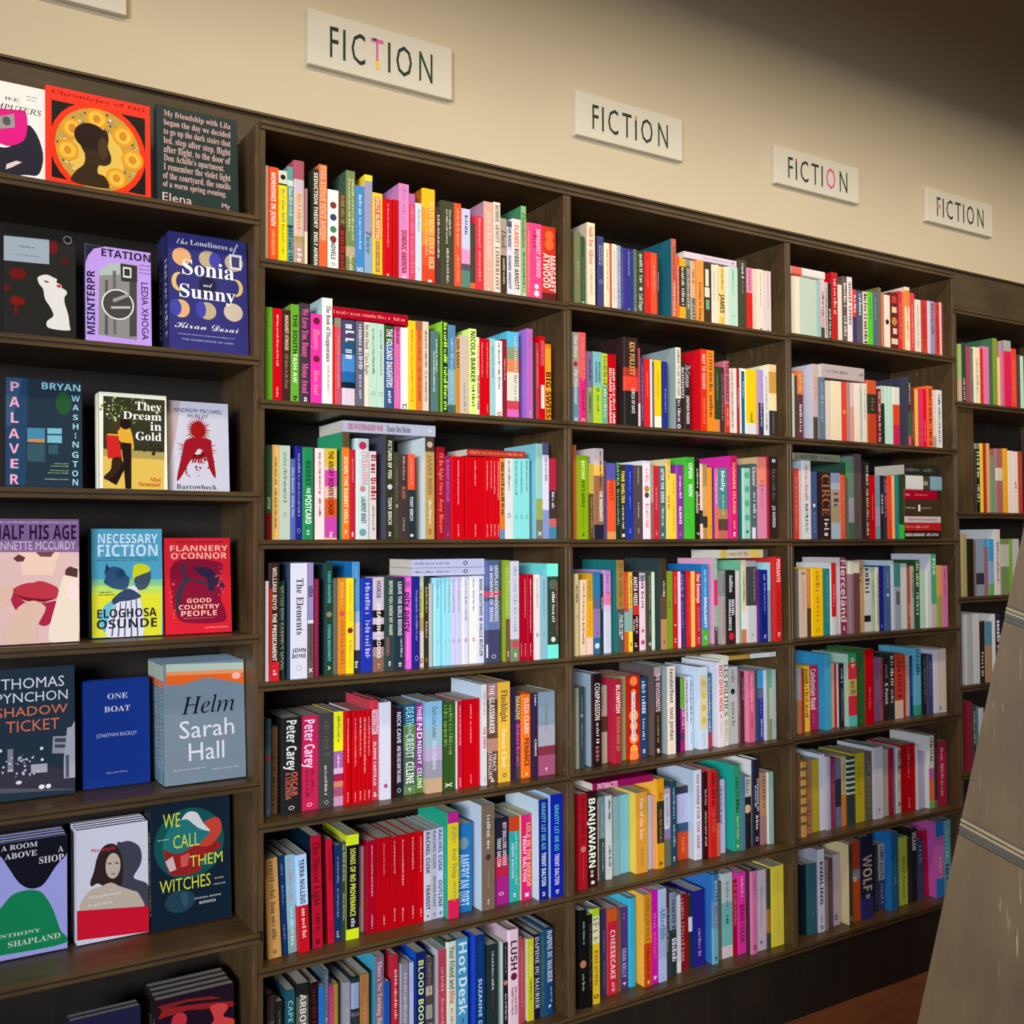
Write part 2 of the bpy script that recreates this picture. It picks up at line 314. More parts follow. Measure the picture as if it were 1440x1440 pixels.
# ---------------------------------------------------------------- data
BOOKS = r'''C 1 1 2.0548
171 66 2137 220|edc|||
240 235 2126 220|e52||.06-.62 b.45 fed MORNINGS IN JENIN;.66-.93 n.3 fc8 SUSAN ABULHAWA|only orange book with white lettering
478 197 2087 220|fd1|0-.14:cdc .14-.16:332 e.07:322:.3|.2-.55 i.45 997 ~;.58-.9 i.4 a93 ~|only yellow book with beige lettering
678 141 2211 220|699|.14-.2:cdd .6-.62:234|.22-.5 s.6 cdd ~;.62-.96 b.8 256 ~|only teal book with white lettering
822 268 2388 220|dba|0-.18:a56 .18-.3:cbc .72-.78:a96 .78-1:b98|.32-.65 s.45 ca7 ~;.84-.96 s.5 eee ~|only cream book with tan lettering
1093 62 1783 220|a78|.55-1:edb||
1275 147 2278 220|332||.04-.6 b.6 eee SEDUCTION THEORY;.64-.97 b.6 eee EMILY ADRIAN|black book with white lettering between pink and orange books
1426 194 2407 220|d74|.74-1:e63|.02-.72 b.75 eb9 PARK AVENUE RENÉE AHDIEH|only orange book with tan lettering
1636 264 1869 220|eee|e.19:833:.3 e.34:346:.3 e.49:485:.3 e.61:833:.3|.64-.86 b.4 333 NOVELS;.9-.94 n.4 755 O|white book with black lettering between orange and brown books
1905 173 1830 220|542,b22|.42-1:521|.03-.38 i.55 985 ~;.48-.97 b.7 b33 ~|only brown and olive book
2082 227 2396 220|785,465|.74-.84:ba8|.08-.6@.35 s.28 dda ~;.08-.68@.72 s.28 dda ~;.84-.97 s.4 dda ~|only olive green book with cream lettering
2314 229 2083 220|48c||.1-.32 b.35 dee ~;.36-.72 n.3 cde ~;.92-.97 b.6 dee SE|only blue book with white lettering
2548 198 2383 220|99b,fd3|0-.06:fd3 .6-1:8ac|.56-.78 i.6 223 Twice|only slate blue and pale blue book with black lettering
2749 253 1996 220|fc3|r.05-.55:d55:.22-.78 r.57-.94:a64:.3-.7|.06-.54 b.38 fec DOLLY ALDERTON;.58-.93 n.25 fc6 ~|only yellow book with cream lettering
3013 256 1901 220|c01||.06-.6 n.2 f88 ~;.94-.98 b.3 fee ~|red book with pink lettering between yellow and red books
3272 154 1921 220|c01||.03-.5 n.45 822 Pedro Almodóvar;.55-.97 n.45 822 The Last Dream|red book between red and pink books
3429 267 2342 220|e8b,c8c||.02-.45 b.5 b8d ~;.48-.92 b.5 823 DOMINIC AMERENA;.95-.98 b.4 fdf ~|only pink book with lilac lettering
3707 151 2143 220|d46|0-.12:b6a|.15-.9 b.6 e8a ~|red book between pink and pale blue books
3866 172 1944 220|cde||.08-.35 n.3 8a9 ~;.8-.84 n.3 8a9 O|only pale blue book with grey green lettering
4056 363 2344 220|f92,b62|0-.2:fb2 .45-.6:f83 .6-.8:e53 .8-1:d42|.13-.84@.66 s.4 ed9 WATCHING OVER HER;.2-.7@.28 n.2 ec8 ~;.95-.98 b.3 eee ~|only red and orange book with pale yellow lettering
4424 126 1935 220|433||.1-.65 b.5 ddc ~|
4553 371 2132 220|443||.1-.4@.68 b.2 ddc ~;.1-.5@.45 b.15 ddc ~;.55-.95 b.2 ddc ~|black book with white lettering between black and red books
4927 202 2130 220|d53||.06-.5 s.45 fa7 ~;.6-.92 s.4 fa7 ~|only red book with orange lettering
5138 244 2031 220|cce|.5-.72:d9c .68-.76:556 .76-1:587|.08-.32 n.4 446 ~|only pale blue book with slate blue lettering
5386 137 1706 220|443|.88-1:d63||
5530 229 1907 220|d34||.03-.42 n.3 fbb ~;.46-.85 n.3 fbb ~|red book with pink lettering between black and tan books
5773 289 2320 220|da9,b8a||.12-.75 s.5 ecb ~;.94-.97 b.3 fee ~|only tan book with cream lettering
6065 194 2352 220|edc||.03-.44 s.55 655 ROBBIE ARNOTT;.48-.95 s.55 655 LIMBERLOST|only cream book with charcoal lettering
6262 187 1975 220|a98|.48-1:432|.15-.4 i.7 332 Dusk;.52-.85 n.35 ccb ~|only dark brown and beige book with black lettering
6456 143 1938 220|dde|.1-.4:ccd 0-.08:557|.05-.34 b.6 223 THE RAIN;.46-.9 b.55 223 ROBBIE ARNOTT|
6606 266 2019 220|edd||.08-.36 b.5 f62 FLAMES;.38-.9 b.5 332 ROBBIE ARNOTT|only white book with orange lettering
6880 157 2394 220|8b7,486||.07-.45 i.75 243 Desolation;.5-.88 n.4 354 ~;.94-.98 b.6 eee X|only green book with dark green lettering
7040 137 1992 220|e57||.1-.9 n.4 faa ~|
7183 330 2002 220|e48|e.82:fdd:.2 e.91:fdd:.25|.07-.7@.66 b.38 fcd MARGARET ATWOOD;.1-.32@.3 s.4 b25 ~|only crimson book with pale pink lettering
7516 469 1985 220|c32|e.12:e63:.28 e.24:e63:.3 .88-1:622|.38-.86@.7 b.4 fdd MARGARET;.36-.82@.28 b.4 fdd ATWOOD|only red book with white lettering
C 1 2 1.7444
187 155 2082 220|5a2||.1-.5 n.3 8c5 ~|only green book with lime lettering
347 216 2077 220|c01||.07-.62 n.25 fbb ~;.85-.95 n.25 fbb ~|red book between green and dark brown books
575 185 2068 220|422||.06-.44 b.45 eca MARGARET ATWOOD;.48-.85 i.4 b97 Old Babes in the Wood|only dark brown book with tan lettering
765 197 2213 220|6a3||.1-.5 b.5 231 THE SOUTH;.5-.8 b.5 dfc TASH AW;.93-.98 b.5 231 ~|only olive green book with black lettering
972 261 2262 220|434||.05-.54 s.55 e6a We Love You, Bunny;.6-.9 s.55 e6a Mona Awad;.94-.98 b.3 eee ~|only black book with pink lettering
1238 261 2060 220|e3a|e.5:723:.3 e.08:623:.3|.17-.4 i.6 fa9 Bunny;.62-.9 i.5 fa9 Mona Awad|only hot pink book with pink lettering
1502 252 2452 220|eee,bdd||.07-.6@.6 s.4 444 The Book of Disappearance;.63-.9@.6 s.3 bba ~|white book between hot pink and red books
1757 53 1857 220|d11|||
1814 154 2026 220|c56|0-.1:887|.2-.8 n.3 e99 ~|pink book between red and blue books
1987 343 2008 220|48c|0-.25:446 .25-.4:257 .6-.72:26a .72-.79:123 .79-1:dcd|.05-.45 b.7 dde ~|only blue book with white lettering
2333 206 2009 220|667||.04-.56 b.55 dde ~;.62-.9 n.4 ccd ~|only charcoal book with white lettering
2542 115 2007 220|edc||.03-.32 b.6 222 On the Clock;.36-.62 n.6 222 Claire Baglin|
2662 207 2008 220|bdc||.07-.6 n.3 687 ~;.8-.85 n.5 7a8 O|pale green book between cream and pale green books
2872 172 2006 220|bdc||.07-.6 n.3 687 ~;.8-.85 n.5 7a8 O|pale green book between pale green and navy books
3050 255 1987 220|358|0-.22:352|.04-.74 b.6 eef THE VOLCANO DAUGHTERS;.78-.93 s.4 dde ~|only navy book with white lettering
3308 161 1989 220|d6a|0-.05:b48|.02-.2 b.5 824 ~;.6-.95 n.3 e9c ~|only pink book with burgundy lettering
3473 194 1981 220|eee||.92-.98 b.6 333 S2|white book with black lettering between pink and yellow books
H 1742 255 1927 220 2032|a02||.02-.2 n.35 e88 ~;.23-.75 n.35 e88 ~;.8-.95 n.35 e88 ~|red book lying flat on top of others
3670 202 2173 220|fc2||.1-.9 n.35 c92 ~|only yellow book
3875 177 2188 220|d73|0-.1:a64|.1-.45 n.4 a43 ~;.5-.88 n.4 a43 ~|only orange book with red lettering
4055 167 2190 220|dcb||.1-.5 b.35 554 ~;.55-.88 b.35 554 ~|only cream book with charcoal lettering
4290 195 1991 220|577||.1-.5@.7 b.25 dee ~;.25-.75@.35 b.25 dee ~|only dark teal book with white lettering
4596 138 2264 220|232,9d3||.02-.45 b.75 cf6 ~;.5-.96 b.75 cf6 ~|
4746 211 2187 220|58a|.5-1:8ab .9-1:466|.15-.85 b.45 9cd ~|only slate blue and blue book with pale blue lettering
4959 116 1902 220|c95|.4-1:c82|.02-.4 b.75 622 IAIN BANKS|
5078 261 1968 220|cba||.6-.95 n.3 998 ~|only beige book with grey lettering
5343 204 2158 220|df8||.03-.62 b.65 232 NICOLA BARKER;.65-.9 i.5 343 ~|only lime book with black lettering
5549 84 1963 220|edb||.1-.42 b.6 c76 ~;.48-.92 b.7 333 THE HOUSE OF FAME|
5637 144 1945 220|c01||.05-.5 n.3 f99 ~|
5784 145 1946 220|c01||.05-.5 n.3 f99 ~;.85-.95 n.3 f99 ~|
5932 165 1975 220|9cc||.1-.5 n.3 799 ~|
6100 198 1937 220|eee||.03-.64 b.4 666 ~;.93-.98 b.6 a55 O|only white book with charcoal lettering
6302 137 1999 220|823||.25-.52 b.4 eaa ~|
6441 352 2208 220|ddc|0-.18:5bd .18-.32:897 .32-.47:d85 .8-.9:c45 .9-1:d6b|.05-.45@.7 s.3 dcc ~;.5-.8@.7 s.3 a99 ~|white book between red and magenta books
7041 181 2342 220|b6b,a7d||.05-.2 n.35 868 ~;.9-.98 n.3 dbd ~|only magenta book with mauve lettering
7225 84 1996 220|332|||
7312 94 2005 220|b34||.1-.6 n.4 f99 ~|
7410 188 2184 220|c01|r.05-.35:b56:.3-.85 r.58-.86:edd:.3-.85||red book between red and orange books
7601 187 2005 220|e92|0-.05:d72|.37-.97 b.8 310 BIG SWISS|
C 1 3 1.4378
259 147 2112 420|364|.72-1:822|.05-.5 n.4 576 ~;.55-.68 b.5 dec AFTER|only dark green and red book
414 156 2119 420|eb6||.13-.42 s.4 653 ~;.46-.88 s.4 653 ~|only orange book with brown lettering
575 255 2115 420|bcb||.07-.6 s.35 787 ~;.71-.76 n.3 898 O|only pale grey book with grey lettering
838 110 1820 420|56a||.1-.42 s.45 ccd Alan Bennett;.46-.72 s.45 ccd Killing Time|
951 152 2120 420|228||.08-.36 b.4 99c ~;.38-.75 b.4 99c ~;.88-.93 n.5 99c O|only navy book with slate blue lettering
1106 292 2102 420|285||.15-.42 b.4 153 BEREST;.44-.5 b.3 efe THE;.52-.83 b.48 efe POSTCARD;.9-.95 b.4 dee ~|only green book with dark green lettering
1409 234 2091 420|edd,a35||.05-.5 b.3 744 ~;.55-.75 n.3 744 ~|only white book with maroon lettering
1650 295 2097 420|eb9|0-.2:db3 .24-.42:d4a .44-.58:eba .55-.75:d52 .75-.98:c4a|.03-.73 b.42 311 THE ANGRY WOMEN'S CHOIR;.92-.97 b.3 eee ~|only magenta book with black lettering
2072 182 2487 420|e72,3a7|0-.14:653|.23-.85 b.5 fec DOWN THE RABBIT HOLE;.91-.95 b.4 fec ~|only orange book with cream lettering
2263 137 2092 420|b23||.1-.36 n.4 e88 ~;.92-.97 b.5 edd ~|red book with pink lettering between orange and white books
2403 362 2365 420|cdd|e.07:c35:.26 e.93:79a:.24 e.5:b88:.2|.13-.46@.62 s.4 d78 CIVILISATIONS;.58-.84@.55 b.32 333 LAURENT BINET|only white book with pink lettering
2768 163 2076 420|dcc||.04-.55 b.95 a23 ~;.62-.9 b.4 665 ~|only white book with red lettering
3165 227 2494 420|332,556|e.5:ccc:.28|.06-.42 b.42 eed PICTURES OF YOU;.6-.86 b.42 ddd TONY BIRCH;.93-.97 b.4 ccc ~|only black book with white lettering
3395 128 2077 420|443||.2-.55 n.4 776 ~;.6-.64 b.5 ccc ~|
3531 217 2031 420|433||.02-.3 n.35 a98 ~;.38-.52 b.4 b75 BLOOD;.75-.9 n.35 998 ~|only black book with beige lettering
3751 190 2053 420|233|0-.42:e53|.05-.35 n.4 f98 ~;.5-.78 b.45 dde TONY BIRCH;.94-.97 b.5 dde ~|only black and red book with pink lettering
4219 251 2478 420|b95,dee|0-.14:543 e.07:dba:.3|.17-.56 s.45 864 JANET BIRD;.62-.85 b.3 eed ~;.9-.95 b.4 b42 ~|only yellow book with brown lettering
H 2085 270 2413 420 2500|ccd||.05-.42 s.5 c34 THE WATCHMAKER'S WAR;.46-.72 s.55 556 Danny Ben Moshe;.92-.96 b.4 fff ~|white book lying flat on top of others
4556 200 2260 420|a12||.07-.52 n.5 e87 I'll Be Right Here;.56-.93 n.5 e87 Amy Bloom|red book with pink lettering between yellow and burgundy books
4758 157 2055 420|825||.05-.55 b.5 d5c BLINDBOY BOATCLUB;.92-.96 b.4 c5a ~|only burgundy book with magenta lettering
4918 421 2049 420|c01||.05-.58 n.1 fbb ~;.82-.97 n.1 fbb ~|red book with pink lettering between burgundy and red books
5341 541 2052 420|c01||.05-.35 n.08 fbb ~;.82-.97 n.08 fbb ~|red book with pink lettering, fourth of eight
5886 148 2061 420|c01||.05-.4 n.28 fbb ~;.82-.97 n.28 fbb ~|
6037 76 2067 420|c01||.05-.38 n.4 fbb ~;.82-.97 n.4 fbb ~|
6117 115 2070 420|c01||.05-.45 n.3 fbb ~;.82-.97 n.3 fbb ~|
6234 96 2075 420|c01||.05-.52 n.35 fbb ~;.82-.97 n.35 fbb ~|
6334 148 2051 420|d84|.7-.88:d72 .88-1:68a|.05-.7 s.75 432 ~|
6485 243 2057 420|ddd||.03-.4 n.3 666 ~;.68-.74 n.4 555 O|only white book with charcoal lettering
6731 177 2059 420|8dd||.03-.45 n.35 578 ~;.7-.75 n.4 588 O|aqua book between white and aqua books
6911 135 2066 420|8dd||.03-.45 n.4 578 ~;.7-.75 n.5 588 O|
7050 179 2071 420|8dd||.03-.4 n.35 578 ~;.7-.75 n.4 588 O|aqua book between aqua and slate blue books
7431 206 2477 420|9cc,8cd|.58-.8:9a5 .8-1:776|.03-.5 s.55 ac9 ~;.92-.97 b.5 eee X|only slate blue book with grey green lettering
7641 195 2516 420|dde|0-.13:557 .7-1:89c|.14-.4 n.4 779 ~|only white and pale blue book with slate blue lettering
7838 230 2111 420|b24|.4-.75:433 .75-.85:c66 .85-1:48a|.42-.62 b.4 dde ~|only red and black book with white lettering
H 5385 168 1720 420 2081|c32||.03-.2 b.5 e97 ~;.23-.68 n.4 e97 ~;.7-.95 b.5 e97 ~|
C 1 4 1.1295
157 82 2180 97|cbb|||
244 222 2582 70|322|.84-1:c23 r.22-.95:b22:0-.25|.04-.4 b.42 dcb WILLIAM BOYD;.43-.83 b.42 eed THE PREDICAMENT;.91-.95 b.4 fcc ~|only black book with cream lettering
470 175 2167 233|243||.05-.4 b.6 aba WILLIAM BOYD;.42-.9 b.6 bba GABRIEL'S MOON|only dark green book with pale grey lettering
734 391 2561 117|dde,457||.13-.62@.55 s.4 444 The Elements;.73-.77 h 333 JOHN;.78-.82 h 333 BOYNE;.88-.93 n.3 bbb O|white book between dark green and purple books
1137 142 2567 144|98b|.5-.53:ddd .53-1:655|.2-.3 b.7 324 VERA;.55-.85 n.3 433 ~;.91-.96 b.6 eee X|only purple and charcoal book with dark green lettering
1284 139 2197 197|824||.1-.8 n.4 a36 ~|
1649 185 2542 388|243,355|e.46:886:.35|.07-.36 b.42 6bc CURSED DAUGHTERS;.55-.88 b.42 6bc OYINKAN BRAITHWAITE;.92-.96 b.4 cc9 A|only dark green book with teal lettering
1837 93 2192 351|665||.1-.8 n.3 776 ~|
1933 192 2196 321|d82|e.37:d54:.35|.05-.28 s.5 eb5 ~;.45-.9 s.5 c63 ~|only orange book with yellow lettering
2128 187 2192 305|fd2|e.55:822:.35|.05-.45 s.5 db3 ~;.65-.93 s.5 cb3 ~|only yellow book
2319 191 2563 415|59c,27b|.45-.55:9bc .55-.8:dcb .8-1:334|.05-.42 n.5 7bd ~;.9-.96 b.5 eee ~|blue book between yellow and blue books
2513 271 2177 307|23a||.05-.38 i.5 bbe ~;.45-.85 i.5 bbe ~|only blue book with pale blue lettering
2787 274 2197 278|cbc|.35-.43:211 .5-.58:211 .66-.74:211 .74-.84:a88 .84-1:865|.04-.22 b.4 446 HORSE;.28-.86 b.35 eee BREAKING ROOKS;.92-.96 b.3 eaa ~|only pale grey book with slate blue lettering
3064 255 2191 250|344||.04-.62@.62 b.35 cdb BEFORE YOU KNEW MY NAME;.64-.84@.3 n.3 c76 JACQUELINE BUBLITZ;.9-.95 b.35 ddd ~|only black book with pale green lettering
3321 240 2186 227|234||.05-.63 b.42 ddd LEAVE THE GIRLS BEHIND;.66-.86@.66 n.25 bcc ~;.92-.96 b.35 ddd ~|only navy book with white lettering
3565 265 2189 332|e6d|e.08:b5a:.3|.17-.6 b.55 414 pity party;.65-.9 n.15 fae ~|only magenta book with dark green lettering
3834 165 2185 300|228||.15-.7 b.35 99d ~;.86-.92 n.5 99d O|only navy book with pale blue lettering
4002 138 2192 357|dcb|0-.15:bca .15-.45:cc6 .45-.6:b95|.12-.4 b.6 885 ~;.9-.95 b.6 a44 O|
4154 129 2189 379|332||.12-.4 s.5 bb7 ~;.5-.68 s.5 cba ~;.9-.95 b.5 c64 O|
4294 103 2014 395|bbb|||
4421 247 2142 417|9de||.03-.35 n.2 689 ~;.7-.74 n.25 8bb O|aqua book between pale grey and aqua books
4671 106 2137 378|9de||.03-.4 n.4 689 ~;.7-.74 n.4 8bb O|
4780 104 2135 369|9de||.03-.4 n.4 689 ~;.7-.74 n.4 8bb O|
4887 131 2159 361|cce||.03-.4 n.3 667 ~;.7-.75 b.35 a54 O|
5021 158 2156 357|cce||.03-.4 n.25 667 ~;.7-.75 b.3 a54 O|pale blue book between pale blue and white books
5182 215 2158 345|dde||.03-.5 n.25 667 ~;.7-.75 b.3 a54 O|white book between pale blue and white books
5403 219 2161 352|eee||.03-.4 n.25 667 ~;.7-.75 b.3 a54 O|white book with charcoal lettering between two white books
5626 182 2170 335|dde|e.5:97b:.3|.04-.46 b.5 334 BANAL NIGHTMARE;.55-.92 b.5 334 HALLE BUTLER|white book between white and slate blue books
H 3790 202 2008 300 2396|cce||.04-.3 n.35 778 ~;.33-.5 n.35 778 ~;.7-.76 b.5 555 O|pale blue upper book lying flat on top of others
H 3790 192 2014 300 2198|cce||.04-.3 n.35 778 ~;.33-.5 n.35 778 ~;.7-.76 b.5 555 O|pale blue lower book lying flat on top of others
5811 436 2547 243|457|0-.25:569 .3-.36:b46 .4-.68:67a .68-1:446 r.82-.95:dde:0-.12|.05-.6@.68 b.22 ddc MISPLACED MEMORIES;.05-.6@.35 b.22 dde IN MOMENTS OF BEING;.92-.96 n.3 ccd O|only slate blue book with white lettering
6357 133 2545 205|9a4,9b3|.58-1:753|.08-.56 s.65 bc7 the Watermark;.9-.95 b.4 edd ~|only olive green and brown book with lime lettering
6493 242 2525 166|ccd|.78-1:786 e.83:c45:.4|.05-.7 s.5 aac ~;.92-.96 b.4 eee ~|only white book with slate blue lettering
6738 106 2178 156|a02||.8-.95 n.3 faa ~|
6847 104 2176 149|a02||.05-.5 n.3 faa ~;.8-.95 n.3 faa ~|
6954 210 2173 142|a02||.05-.68 n.2 faa ~;.8-.95 n.2 faa ~|red book with pink lettering between red and white books
7178 182 2168 153|edd||.05-.4 n.25 987 ~;.68-.74 b.35 544 O|only white book with beige lettering
7377 214 2150 158|8bc||.05-.5 n.3 799 ~;.68-.72 n.35 799 O|only pale blue book with slate blue lettering
7599 335 2439 158|7ed,7dd|.135-.855:343 e.8:ddd:.2 e.22:565:.4|.3-.62 b.3 eee ~;.2-.75@.85 n.15 b55 ~|only black and aqua book with white lettering
C 1 5 0.826
295 138 2140 513|578|e.4:c43:.4|.55-.8 n.3 79a ~;.93-.97 b.4 bcc ~|slate blue book at near end of row
437 184 1936 629|753||.3-.9 b.6 432 ~|only brown book with dark brown lettering
658 445 2137 455|222||.03-.55 b.52 eee Peter Carey;.57-.82@.66 b.3 c65 OSCAR;.57-.85@.34 b.3 c65 & LUCINDA;.92-.96 n.3 eee O|black book with white lettering between brown and crimson books
1108 431 2120 512|c25||.04-.55 b.55 fdf Peter Carey;.57-.82@.66 b.22 723 ~;.57-.85@.36 b.22 723 ~;.92-.96 n.3 fdd O|only crimson book with white lettering
1542 351 2144 493|444||.08-.45 b.45 655 ~;.55-.86@.45 b.2 ddd ~;.92-.96 n.3 bbb O|only black book with charcoal lettering
1903 237 2157 512|a68|0-.42:ee2 .42-.6:a6a .6-.66:dbd .66-.74:a25 .74-.8:d86 .8-.9:a57 .9-1:c9b|.05-.32 n.3 663 ~;.46-.6 b.3 eee ~|only yellow book with olive lettering
2143 201 2152 481|c01,eee||.08-.55 n.2 faa ~;.87-.97 n.2 faa ~|red book with pink lettering between yellow and red books
2346 124 2151 442|c01||.08-.6 n.35 f99 ~;.87-.97 n.3 faa ~|
2476 119 2148 449|c01||.08-.5 n.4 faa ~;.87-.97 n.4 faa ~|
2599 94 2144 450|c01||.08-.68 n.5 fcc ~;.87-.97 n.4 faa ~|
2696 112 2143 447|c01||.08-.5 n.4 faa ~;.87-.97 n.4 faa ~|
2812 215 2346 496|c34,c45||.1-.34 b.8 fde MODERATION;.42-.85 b.32 fdd ELAINE CASTILLO;.92-.96 b.4 fee ~|only red book with white lettering
3030 276 2280 425|dde|e.86:a57:.18||white book between red and black books
3311 124 2169 470|311|||
3439 251 2096 546|223||.05-.4 b.4 dde NICK CAVE;.43-.85 b.38 dde AND THE ASS SAW THE ANGEL;.91-.96 n.4 ccc O|black book with white lettering between black and charcoal books
3700 318 2151 556|685|0-.22:257 .5-.9:565|.03-.24 b.65 9de DEATH;.25-.32 n.3 dec ON;.33-.6 b.65 cdd CREDIT;.64-.88 b.65 efe CÉLINE;.93-.97 b.3 eee ~|only charcoal and green book with aqua lettering
4026 191 2149 566|837|.46-.8:848 .8-1:573|.03-.14 b.6 fdf THE;.15-.4 b.7 fdf END;.42-.68 b.55 dee NIGHT;.72-.95 b.6 dfd CÉLINE|only plum book with white lettering
4220 427 2197 377|9bc|0-.28:8bd .5-.65:bac .65-.84:99a .84-1:ca8|.06-.4 n.28 456 Dark Like Under;.43-.75 b.25 dde Alice Chadwick|only blue book with slate blue lettering
4651 397 2140 449|352,333||.04-.6@.65 s.28 8a5 ~;.04-.5@.3 s.28 8a5 ~;.92-.97 b.5 eee X|only dark green book with olive green lettering
5051 143 2140 353|c13,eee||.05-.5 n.35 faa ~;.87-.97 n.35 faa ~|
5198 519 2156 413|c01||.06-.22 n.1 faa ~;.25-.5 n.1 faa ~;.86-.96 n.1 faa ~|red book with pink lettering, eighth of eight
5724 147 2501 321|ddd,cde||.08-.3 n.5 c99 ~;.42-.63 b.6 c45 THE SIREN;.9-.96 n.3 aaa ~|only white book with mauve lettering
5875 344 2506 381|643|0-.16:a77 .3-.5:754 .55-.68:b87|.02-.5 b.45 eee THE GLASSMAKER;.7-.88@.7 b.3 dcc TRACY;.68-.95@.34 b.3 dcc CHEVALIER;.94-.98 b.3 eee ~|only brown book with white lettering
6230 356 2509 377|eb4||.08-.4 s.5 642 Flashlight;.47-.85 s.4 fea Susan Choi;.91-.95 b.3 653 O|only yellow book with brown lettering
6589 192 2319 437|324|||
6785 187 2143 502|635|.7-1:545|.02-.3 b.75 dd7 IMAGINE;.36-.85 b.6 c5a ~|
6976 296 2136 461|f71||.05-.48 b.45 fdd ELIZA CLARK;.53-.86 b.45 423 PENANCE;.94-.97 b.3 fec ~|only orange book with white lettering
7274 157 2148 390|324||.55-.75 b.4 ddd CAMUS;.02-.15 n.5 dde ~|
7435 558 2148 427|89a,eee|.4-.65:aab .65-.76:834 .76-1:a57|.12-.45 n.12 678 ~;.91-.95 b.2 edd ~|slate blue book at far end of row
C 1 6 0.518
335 306 2187 379 49|c95||.03-.55 s.4 754 ~;.58-.82 s.35 754 ~;.92-.95 b.4 754 ~|only orange book with brown lettering
669 149 2192 453 45|136||.08-.2 n.35 78b ~;.3-.5 n.35 78b ~;.7-.85 n.35 78b ~|navy book between orange and pale blue books
823 200 2175 458 42|8bc|.75-1:8aa|.04-.48 b.45 d88 ~;.54-.92 b.45 dee ~|only pale blue book with pink lettering
1026 252 2173 332 41|bdf|.52-1:c12|.05-.5 b.45 222 TERRA NULLIUS;.55-.85 b.4 ecc ~|only pale blue and red book with black lettering
1360 247 2520 386 22|b13,023||.05-.62 s.65 611 The Sunset Light;.68-.85 s.4 711 ~;.92-.96 b.5 611 ~|only red book with maroon lettering
1783 147 2349 512 26|c13||.1-.4 n.35 801 ~;.8-.95 n.35 801 ~|red book between red and navy books
1945 150 2169 546|136||.12-.4 b.35 99c ~;.45-.75 b.35 99c ~;.9-.97 n.6 ccd ~|navy book between red and black books
2099 95 2230 500|343||.02-.4 n.7 bbb ~;.52-.8 b.4 ccc ~|
2196 308 2387 453|112,cd3|0-.1:de2 .9-1:de2|.13-.78 b.42 de5 SONGS OF NO PROVENANCE;.8-.88 i.4 ccc ~|only black book with yellow lettering
2509 230 1983 736|cbb||.2-.7 n.35 777 ~|
2741 248 2142 535|a02||.05-.6 b.2 faa ~;.8-.95 n.2 faa ~|red book between pale grey and red books
2995 357 2163 542|b01||.06-.4 n.12 f88 ~;.84-.94 n.12 faa ~|red book with pink lettering, fourth of eight
3354 166 2149 523|b01||.05-.4 n.25 faa ~;.78-.92 n.25 faa ~|red book with pink lettering, fifth of eight
3532 257 2155 540|b01||.05-.55 n.2 faa ~;.8-.94 n.2 faa ~|red book with pink lettering, sixth of eight
3792 262 2166 536|b01||.05-.4 n.2 faa ~;.8-.94 n.2 faa ~|red book with pink lettering, seventh of eight
4061 158 2154 542|c01||.05-.45 n.25 faa ~;.84-.94 n.25 faa ~|red book with pink lettering between red and white books
4222 202 2158 527|ccd||.02-.48 b.52 223 RACHEL CUSK;.6-.88 b.52 223 TRANSIT;.94-.97 b.4 334 ~|only white book with black lettering
4433 136 2162 538|bbc||.02-.44 b.55 667 RACHEL CUSK;.52-.86 b.55 667 SECOND PLACE;.93-.97 b.4 556 ~|
4575 179 2165 545|cce||.02-.48 b.55 334 RACHEL CUSK;.58-.88 b.55 334 OUTLINE;.93-.97 b.4 556 ~|only pale blue book with black lettering
4767 300 2548 327|dc2,2a8|0-.1:b28 .82-1:d25|.13-.3@.6 i.4 885 Killer;.34-.62@.6 s.35 885 Real Thing;.65-.84@.6 n.3 996 ~|only yellow book with olive lettering
5071 488 2158 543|27b|e.22:79a:.3|.34-.93 b.62 bdf AMERICAN DIRT|only blue book with pale blue lettering
5721 381 2590 348|765,cde|e.5:433:.2|.1-.42 s.3 ddc ~;.6-.8 n.1 a98 ~;.9-.95 b.2 ddd ~|only brown book with white lettering
6107 505 2146 479|223|.44-.68:b24 .68-1:a28|.05-.55@.7 b.22 ecd BOY SWALLOWS UNIVERSE;.22-.55@.38 b.22 ddd TRENT DALTON;.85-.89 n.3 fdf O|only black and magenta book with pale pink lettering
6618 289 2138 484|3aa|0-.17:c42|.18-.8@.65 b.25 9dd ~;.3-.72@.3 b.2 dee TRENT DALTON;.9-.95 b.4 dee ~|only teal book with aqua lettering
6936 303 2157 435|d27,ed8||.1-.85@.7 b.4 fb5 LOLA IN THE MIRROR;.24-.78@.3 b.32 fdf TRENT DALTON;.92-.96 b.4 fff ~|only hot pink book with orange lettering
7312 282 2542 190|128,cde||.03-.5 b.45 6bc GRAVITY LET ME GO;.53-.86 b.45 dee TRENT DALTON;.92-.96 b.4 ccd ~|only navy book with teal lettering
7670 382 2616 192|12a,ace||.1-.55 b.35 5bb GRAVITY LET ME GO;.58-.88 b.35 dde TRENT DALTON;.93-.97 b.3 ccd ~|only blue book with teal lettering
C 1 7 0.213
310 207 2250 400|433||.15-.6 s.6 665 FIRE|
520 155 2081 400|222||.1-.6 n.3 776 ~|
739 217 2265 400|256||.1-.6 b.5 8cc CAPE FEVER|
1000 270 2351 400|665|0-.12:222|.1-.75 b.52 eee ARBOREALITY|
1296 204 2306 400|211||.06-.8 s.6 622 ~|
1508 131 2184 400|27c|||
1641 104 2511 400|567||.05-.4 n.4 99a ~;.42-.85 b.5 ccd ~|
1753 106 2140 400|c37||.1-.8 n.4 e69 ~|
1863 110 2151 400|a83||.1-.8 n.4 c95 ~|
